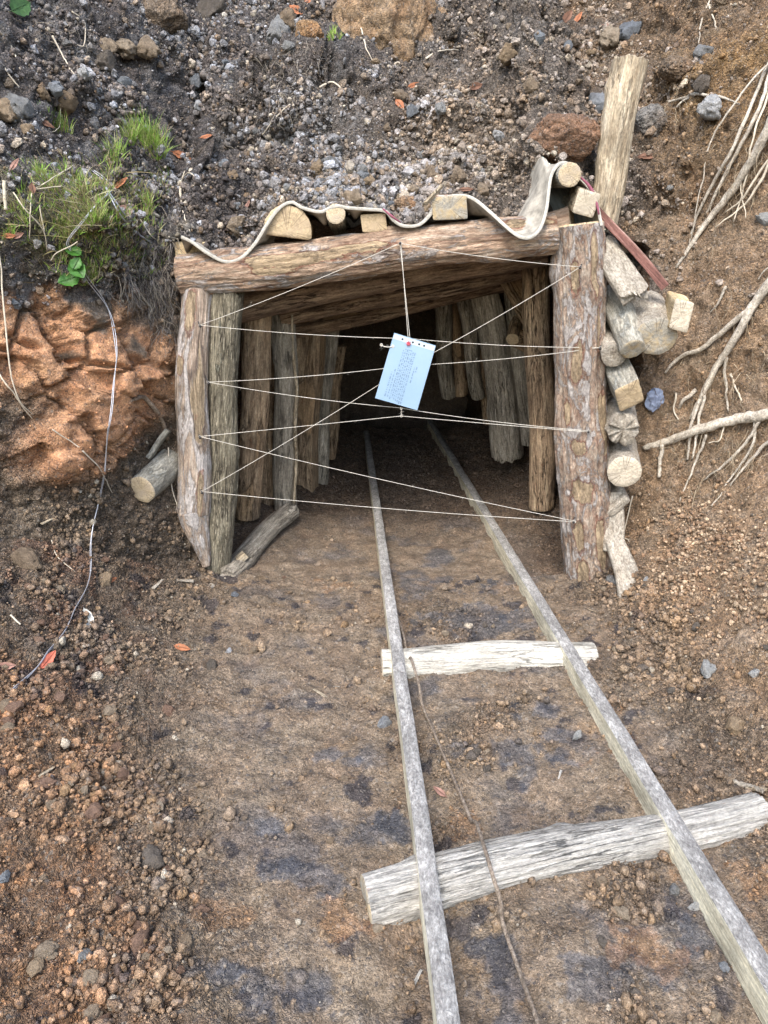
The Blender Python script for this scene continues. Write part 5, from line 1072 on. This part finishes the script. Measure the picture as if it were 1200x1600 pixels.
for px, py, l, c_, rot, lb in [
    (196, 298, 26, OR, 60, "bright orange leaf lying on the grass of the sod"), (278, 241, 26, OR, -20, "orange leaf at the right of the tall grass tuft"), (326, 217, 20, OR, 10, "small orange leaf on the dark slope right of the grass"), (42, 305, 22, BR, 80, "upright brown leaf in the grass at the left edge"), (28, 262, 20, PK, 60, "pinkish brown leaf above the grass at the left edge"), (20, 362, 18, OR, 0, "orange leaf in the lower grass at the left edge"), (36, 358, 18, PK, 20, "pink-brown leaf beside the orange one in the lower grass"), (178, 328, 24, PK, 30, "pale brown leaf below the bright orange leaf on the sod"),
    (465, 16, 26, OR, 150, "orange leaf at the top edge left of the huge clay boulder"), (484, 4, 22, OR, 60, "second orange leaf cut by the top edge"), (647, 134, 18, OR, 20, "orange leaf on the slope below the huge clay boulder"), (626, 168, 26, OR, -60, "narrow orange leaf stalk in mid slope"), (740, 136, 26, BR, 20, "narrow rusty leaf on the slope right of centre"), (884, 28, 28, BR, 50, "dark curled leaf at the top right of centre"), (905, 30, 20, OR, 70, "rusty leaf beside the dark curled leaf"), (1012, 248, 28, BR, 5, "brown leaf on the bare soil right of the leaning post"), (950, 46, 22, PK, -20, "pale leaf above the top of the leaning post"), (391, 320, 16, PK, 70, "pink leaf above the first belt hump"),
    (72, 1035, 34, tuple(lin(185, 105, 85)), 30, "reddish leaf under the lower bend of the double wire"), (10, 1041, 30, PK, 5, "pinkish leaf at the left edge beside the wire's lower end"), (286, 1015, 24, OR, -15, "orange leaf at the edge of the trodden floor"), (165, 908, 26, OR, 10, "faded orange leaf on the left bank"), (139, 969, 34, GY, -70, "whitish leaf standing below the bend of the double wire"), (68, 195, 24, BR, -35, "dark narrow leaf below the egg-shaped stone"), (687, 1242, 22, PK, -45, "pinkish chip-like leaf between the rails"), (730, 300, 20, BR, 0, "small brown leaf above the squared block")]:
    leaf("dead_leaf", lb, px, py, l * 1.15, c_, rot, .035 if px < 290 and 240 < py < 440 else .012)
bl_, bn_ = hit(105, 430, .03)
pl = bpy.data.objects.new("leafy_plant", None); C.objects.link(pl); pl.location = bl_; tag(pl, "small plant with broad green leaves hanging from the lower edge of the sod", "plant")
bpy.context.view_layer.update()
def adopt(ch, pa):
    bpy.context.view_layer.update(); mw = ch.matrix_world.copy(); ch.parent = pa; ch.matrix_parent_inverse = pa.matrix_world.inverted(); ch.matrix_world = mw
for px, py, l, rot in ((102, 440, 34, 200), (118, 428, 32, 300), (108, 410, 28, 140), (120, 412, 22, 60)):
    adopt(leaf("leaf", None, px, py, l, tuple(lin(84, 140, 58) * .6), rot, .05, GREENL, .25, .8), pl)
    for k in ("label", "category"):
        pass
leaf("green_leaf", "green leaf cut off by the top left corner", 15, 8, 40, tuple(lin(84, 125, 66) * .5), 30, .05, GREENL, .2, .7)

# ------------------------------------------------------------------ grass
GRASS = mat_tint("grass_blade", .55, .35, .3, 20)
def blades(mb, base, nor, n, hgt, spread, rr, cols, lean=(0, -.25, .3)):
    for _ in range(n):
        a = rr.uniform(0, 6.283); d = spread * math.sqrt(rr.random()); x, y, z = frame(nor)
        p0 = base + (x * math.cos(a) + y * math.sin(a)) * d - z * .004
        up_ = np.array([rr.gauss(0, .38), rr.gauss(-.12, .3), 1.0]) + np.array(lean) + (x * math.cos(a) + y * math.sin(a)) * .5 * d / spread; up_ /= np.linalg.norm(up_)
        h_ = hgt * rr.uniform(.45, 1.15); dr = np.array([rr.gauss(0, .5), rr.gauss(-.3, .4), -.55]) * h_ * rr.uniform(.1, .55); w_ = rr.uniform(.0010, .0021)
        sd_ = np.cross(up_, [0.3, 1, 0]); sd_ /= np.linalg.norm(sd_) + 1e-9; V = []
        for t in (0, .35, .7, 1):
            c_ = p0 + up_ * h_ * t + dr * t * t; ww = w_ * (1 - t ** 2 * .92); V += [c_ - sd_ * ww, c_ + sd_ * ww]
        cl_ = np.array(rr.choice(cols)) * rr.uniform(.7, 1.3); mb.add(V, [[0, 1, 3, 2], [2, 3, 5, 4], [4, 5, 7, 6]], tuple(cl_))
GR = [lin(150, 190, 84) * .8, lin(166, 200, 100) * .8, lin(130, 165, 74) * .8, lin(186, 200, 126) * .8]; DRY = [lin(190, 180, 130) * .8, lin(165, 150, 110) * .8, lin(150, 160, 90) * .75, lin(205, 195, 160) * .8]
def tuft(label, spots, seed):
    rr = random.Random(seed); mb = MB()
    for px, py, n, hpx, spx, dry in spots:
        c_, nor = hit(px, py); s_ = depth(c_) / F; blades(mb, c_, nor, n, hpx * s_, spx * s_, rr, GR * 3 + DRY if not dry else DRY * 2 + GR)
    return tag(link("grass_tuft", mb.mesh("grass_tuft", False), GRASS), label, "grass")
tuft("tallest bright green grass tuft on top of the sod", [(205, 232, 160, 46, 16, 0), (225, 228, 200, 48, 18, 0), (245, 235, 160, 40, 16, 0), (182, 244, 80, 36, 14, 0), (172, 258, 40, 30, 10, 0)], 1)
tuft("small green grass tuft at the upper left below the ochre stone", [(85, 200, 80, 28, 14, 0), (98, 208, 90, 28, 14, 0), (70, 188, 40, 20, 12, 0)], 2)
tuft("short lone grass tuft at the left between sod and stones", [(60, 272, 35, 30, 6, 0), (68, 278, 40, 18, 10, 0)], 3)
tuft("bright upright grass tuft in the middle of the sod", [(152, 352, 60, 38, 9, 0), (148, 365, 50, 26, 14, 0)], 4)
tuft("tiny grass tuft left of the huge clay boulder", [(518, 58, 50, 16, 10, 0), (528, 60, 30, 12, 8, 0)], 5)
tuft("grass fringe on the lower edge of the sod above the orange clay", [(140, 430, 70, 30, 16, 0), (160, 425, 60, 26, 14, 0), (130, 440, 30, 26, 8, 0)], 6)
tuft("green grass tuft at the left edge of the sod", [(28, 342, 60, 24, 18, 0), (8, 365, 50, 24, 14, 0), (10, 400, 40, 22, 14, 1)], 7)
tuft("yellowish grass tuft on the right shoulder of the sod", [(232, 335, 70, 30, 18, 1), (240, 322, 40, 24, 14, 1), (224, 326, 50, 22, 14, 0)], 8)
rr = random.Random(9); mb = MB()
for _ in range(560):
    px, py = rr.gauss(140, 66), rr.gauss(345, 55)
    if px < -30 or px > 262 or py < 250 or py > 435: continue
    c_, nor = hit(px, py); s_ = depth(c_) / F; blades(mb, c_, nor, 9, 22 * s_, 12 * s_, rr, GR + DRY * 2 if perlin(np.array([c_]), 5, 3)[0] < .15 else GR * 2 + DRY * 2, (0, -.5, -.1))
for _ in range(70):
    px, py = rr.gauss(135, 66), rr.gauss(345, 50)
    if px < -30 or px > 262 or py < 265 or py > 450: continue
    c_, nor = hit(px, py, .01); s_ = depth(c_) / F; blades(mb, c_, nor, 1, 70 * s_, 4 * s_, rr, DRY, (rr.gauss(0, .9), -.5, -.6))
tag(link("thin_turf", mb.mesh("turf", False), GRASS), "thin patchy turf with dry blades over the sod on the left", "turf", kind='stuff')
# hanging hair roots of the sod
HAIR = mat_tint("hair_root", .9, .15); mb = MB(); rr = random.Random(12)
def hair(px, py, L, n, spread, cols, down=1.0, off=.012):
    for _ in range(n):
        c_, nor = hit(px + rr.gauss(0, spread), py + rr.gauss(0, spread), off); p_ = [c_]; d_ = np.array([rr.gauss(0, .5), rr.gauss(-.3, .3), -down + rr.gauss(0, .5)])
        for k in range(5):
            d_ = d_ * .8 + np.array([rr.gauss(0, .35), rr.gauss(0, .25), -.25 * down + rr.gauss(0, .3)]); p_.append(p_[-1] + d_ / np.linalg.norm(d_) * L / 5)
        cl_ = np.array(rr.choice(cols)) * rr.uniform(.7, 1.3); tube(mb, p_, [.0013, .0010, .0005], 3, 0, tuple(cl_))
HC = [lin(150, 145, 140) * .7, lin(120, 112, 108) * .7, lin(85, 78, 75) * .7, lin(175, 165, 150) * .7]
for px, py, n in ((255, 380, 130), (240, 420, 140), (262, 430, 110), (225, 450, 110), (255, 470, 100), (200, 440, 60), (265, 340, 50), (262, 500, 50)): hair(px, py, .10, n, 14, HC)
for px, py, n in ((430, 110, 90), (450, 150, 100), (410, 170, 70), (480, 90, 60), (380, 190, 40), (120, 60, 50), (60, 40, 40), (330, 30, 30)): hair(px, py, .07, n, 20, HC, .5)
tag(link("hair_roots", mb.mesh("hair_roots"), HAIR), "tangled grey hair roots hanging from the sod and the dark humps", "roots", kind='stuff')
mb = MB(); RC = [lin(190, 175, 150) * .7, lin(160, 142, 118) * .7, lin(130, 112, 92) * .7]
for px, py, n in ((1170, 260, 40), (1130, 320, 30), (1185, 180, 30), (1160, 480, 25), (1120, 580, 30), (1085, 650, 30), (1150, 690, 50), (1110, 740, 30), (1180, 720, 30), (1060, 700, 20), (1030, 640, 15), (1060, 150, 20), (1180, 590, 20)): hair(px, py, .13, n, 22, RC, .9, .02)
tag(link("fine_roots", mb.mesh("fine_roots"), HAIR), "fine tangled pale rootlets hanging among the thick roots on the right bank", "roots", kind='stuff')
for i, (pts, lb) in enumerate([([(122, 268, .05), (90, 292, .06), (62, 308, .06)], "pale dry stem slanting over the sod at the left"), ([(62, 308, .06), (58, 340, .05), (55, 380, .04)], "dry stem hanging straight down at the left of the sod"), ([(32, 310, .05), (50, 335, .06), (78, 368, .06), (82, 400, .04)], "jointed dry stem on the left part of the sod"), ([(18, 292, .05), (18, 335, .04)], "short thick pale stem at the left edge of the sod"), ([(105, 300, .05), (62, 308, .06)], "dry stem lying level across the left of the sod"), ([(72, 330, .05), (78, 370, .05)], "short dry stem standing in the sod"), ([(225, 350, .05), (240, 372, .05), (248, 380, .04)], "reddish dry stem at the right of the sod"), ([(130, 385, .05), (100, 402, .05), (86, 412, .03)], "thin dry stem across the lower sod")]):
    root("dry_stem", lb, "stem", pts, [2.6, 2.4, 1.8] if i != 3 else [7, 6], mat=STRAW, seed=100 + i, n=16, wob=.004, k=6)
# crumpled blue plastic scrap, chips and splinters
c_, nor = hit(1020, 622, .012); v = I3[0].copy(); v = v * (1 + .5 * fbm(v, 2.3, 3, 5))[:, None] * np.array([.042, .018, .055]); v += .006 * np.stack([fbm(v, 60, 2, 1), fbm(v, 60, 2, 2), fbm(v, 60, 2, 3)], 1)
o = link("plastic_scrap", fastmesh("plastic_scrap", v + c_, I3[1], 3, smooth=False), mat_plain("blue_plastic", (.20, .24, .34), .3, .6, 40, spec=.5)); tag(o, "crumpled dark blue plastic scrap in the bank right of the ochre split log", "scrap")
for i, (px, py, l, rot, c2_, lb) in enumerate([(70, 1207, 34, -15, CREAM, "thin pale splinter on the left bank at lower left"), (285, 908, 34, 10, MUDDY, "muddy wood chip in front of the left posts"), (245, 912, 28, 5, MUDDY, "pale bark crumb on the left bank below the log end"), (650, 1530, 30, 25, BARE, "grey chip beside the near end of the left rail"), (875, 1212, 16, 60, BARE, "small grey chip between the rails above the near sleeper"), (75, 815, 26, 5, CREAM, "straw-like chip on the left bank"), (525, 1075, 12, 30, MUDDY, "tiny chip on the trodden floor"), (500, 1085, 26, -30, CREAM, "long splinter on the trodden floor left of the left rail"), (925, 955, 12, -25, CREAM, "tiny splinter beside the right rail"), (945, 1150, 20, 70, MUDDY, "small pale chip right of the right rail")]):
    c_, nor = hit(px, py, .006); L = l * depth(c_) / F; x, y, z = frame(nor); d_ = x * math.cos(R_(rot)) + y * math.sin(R_(rot)); d_ = d_ if True else d_
    log("wood_chip", lb, "chip", c_ - d_ * L / 2, c_ + d_ * L / 2, L * .13, L * .07, c2_, shape='slab', seed=200 + i, amp=.3, knots=0, k=16, seg=L / 8)
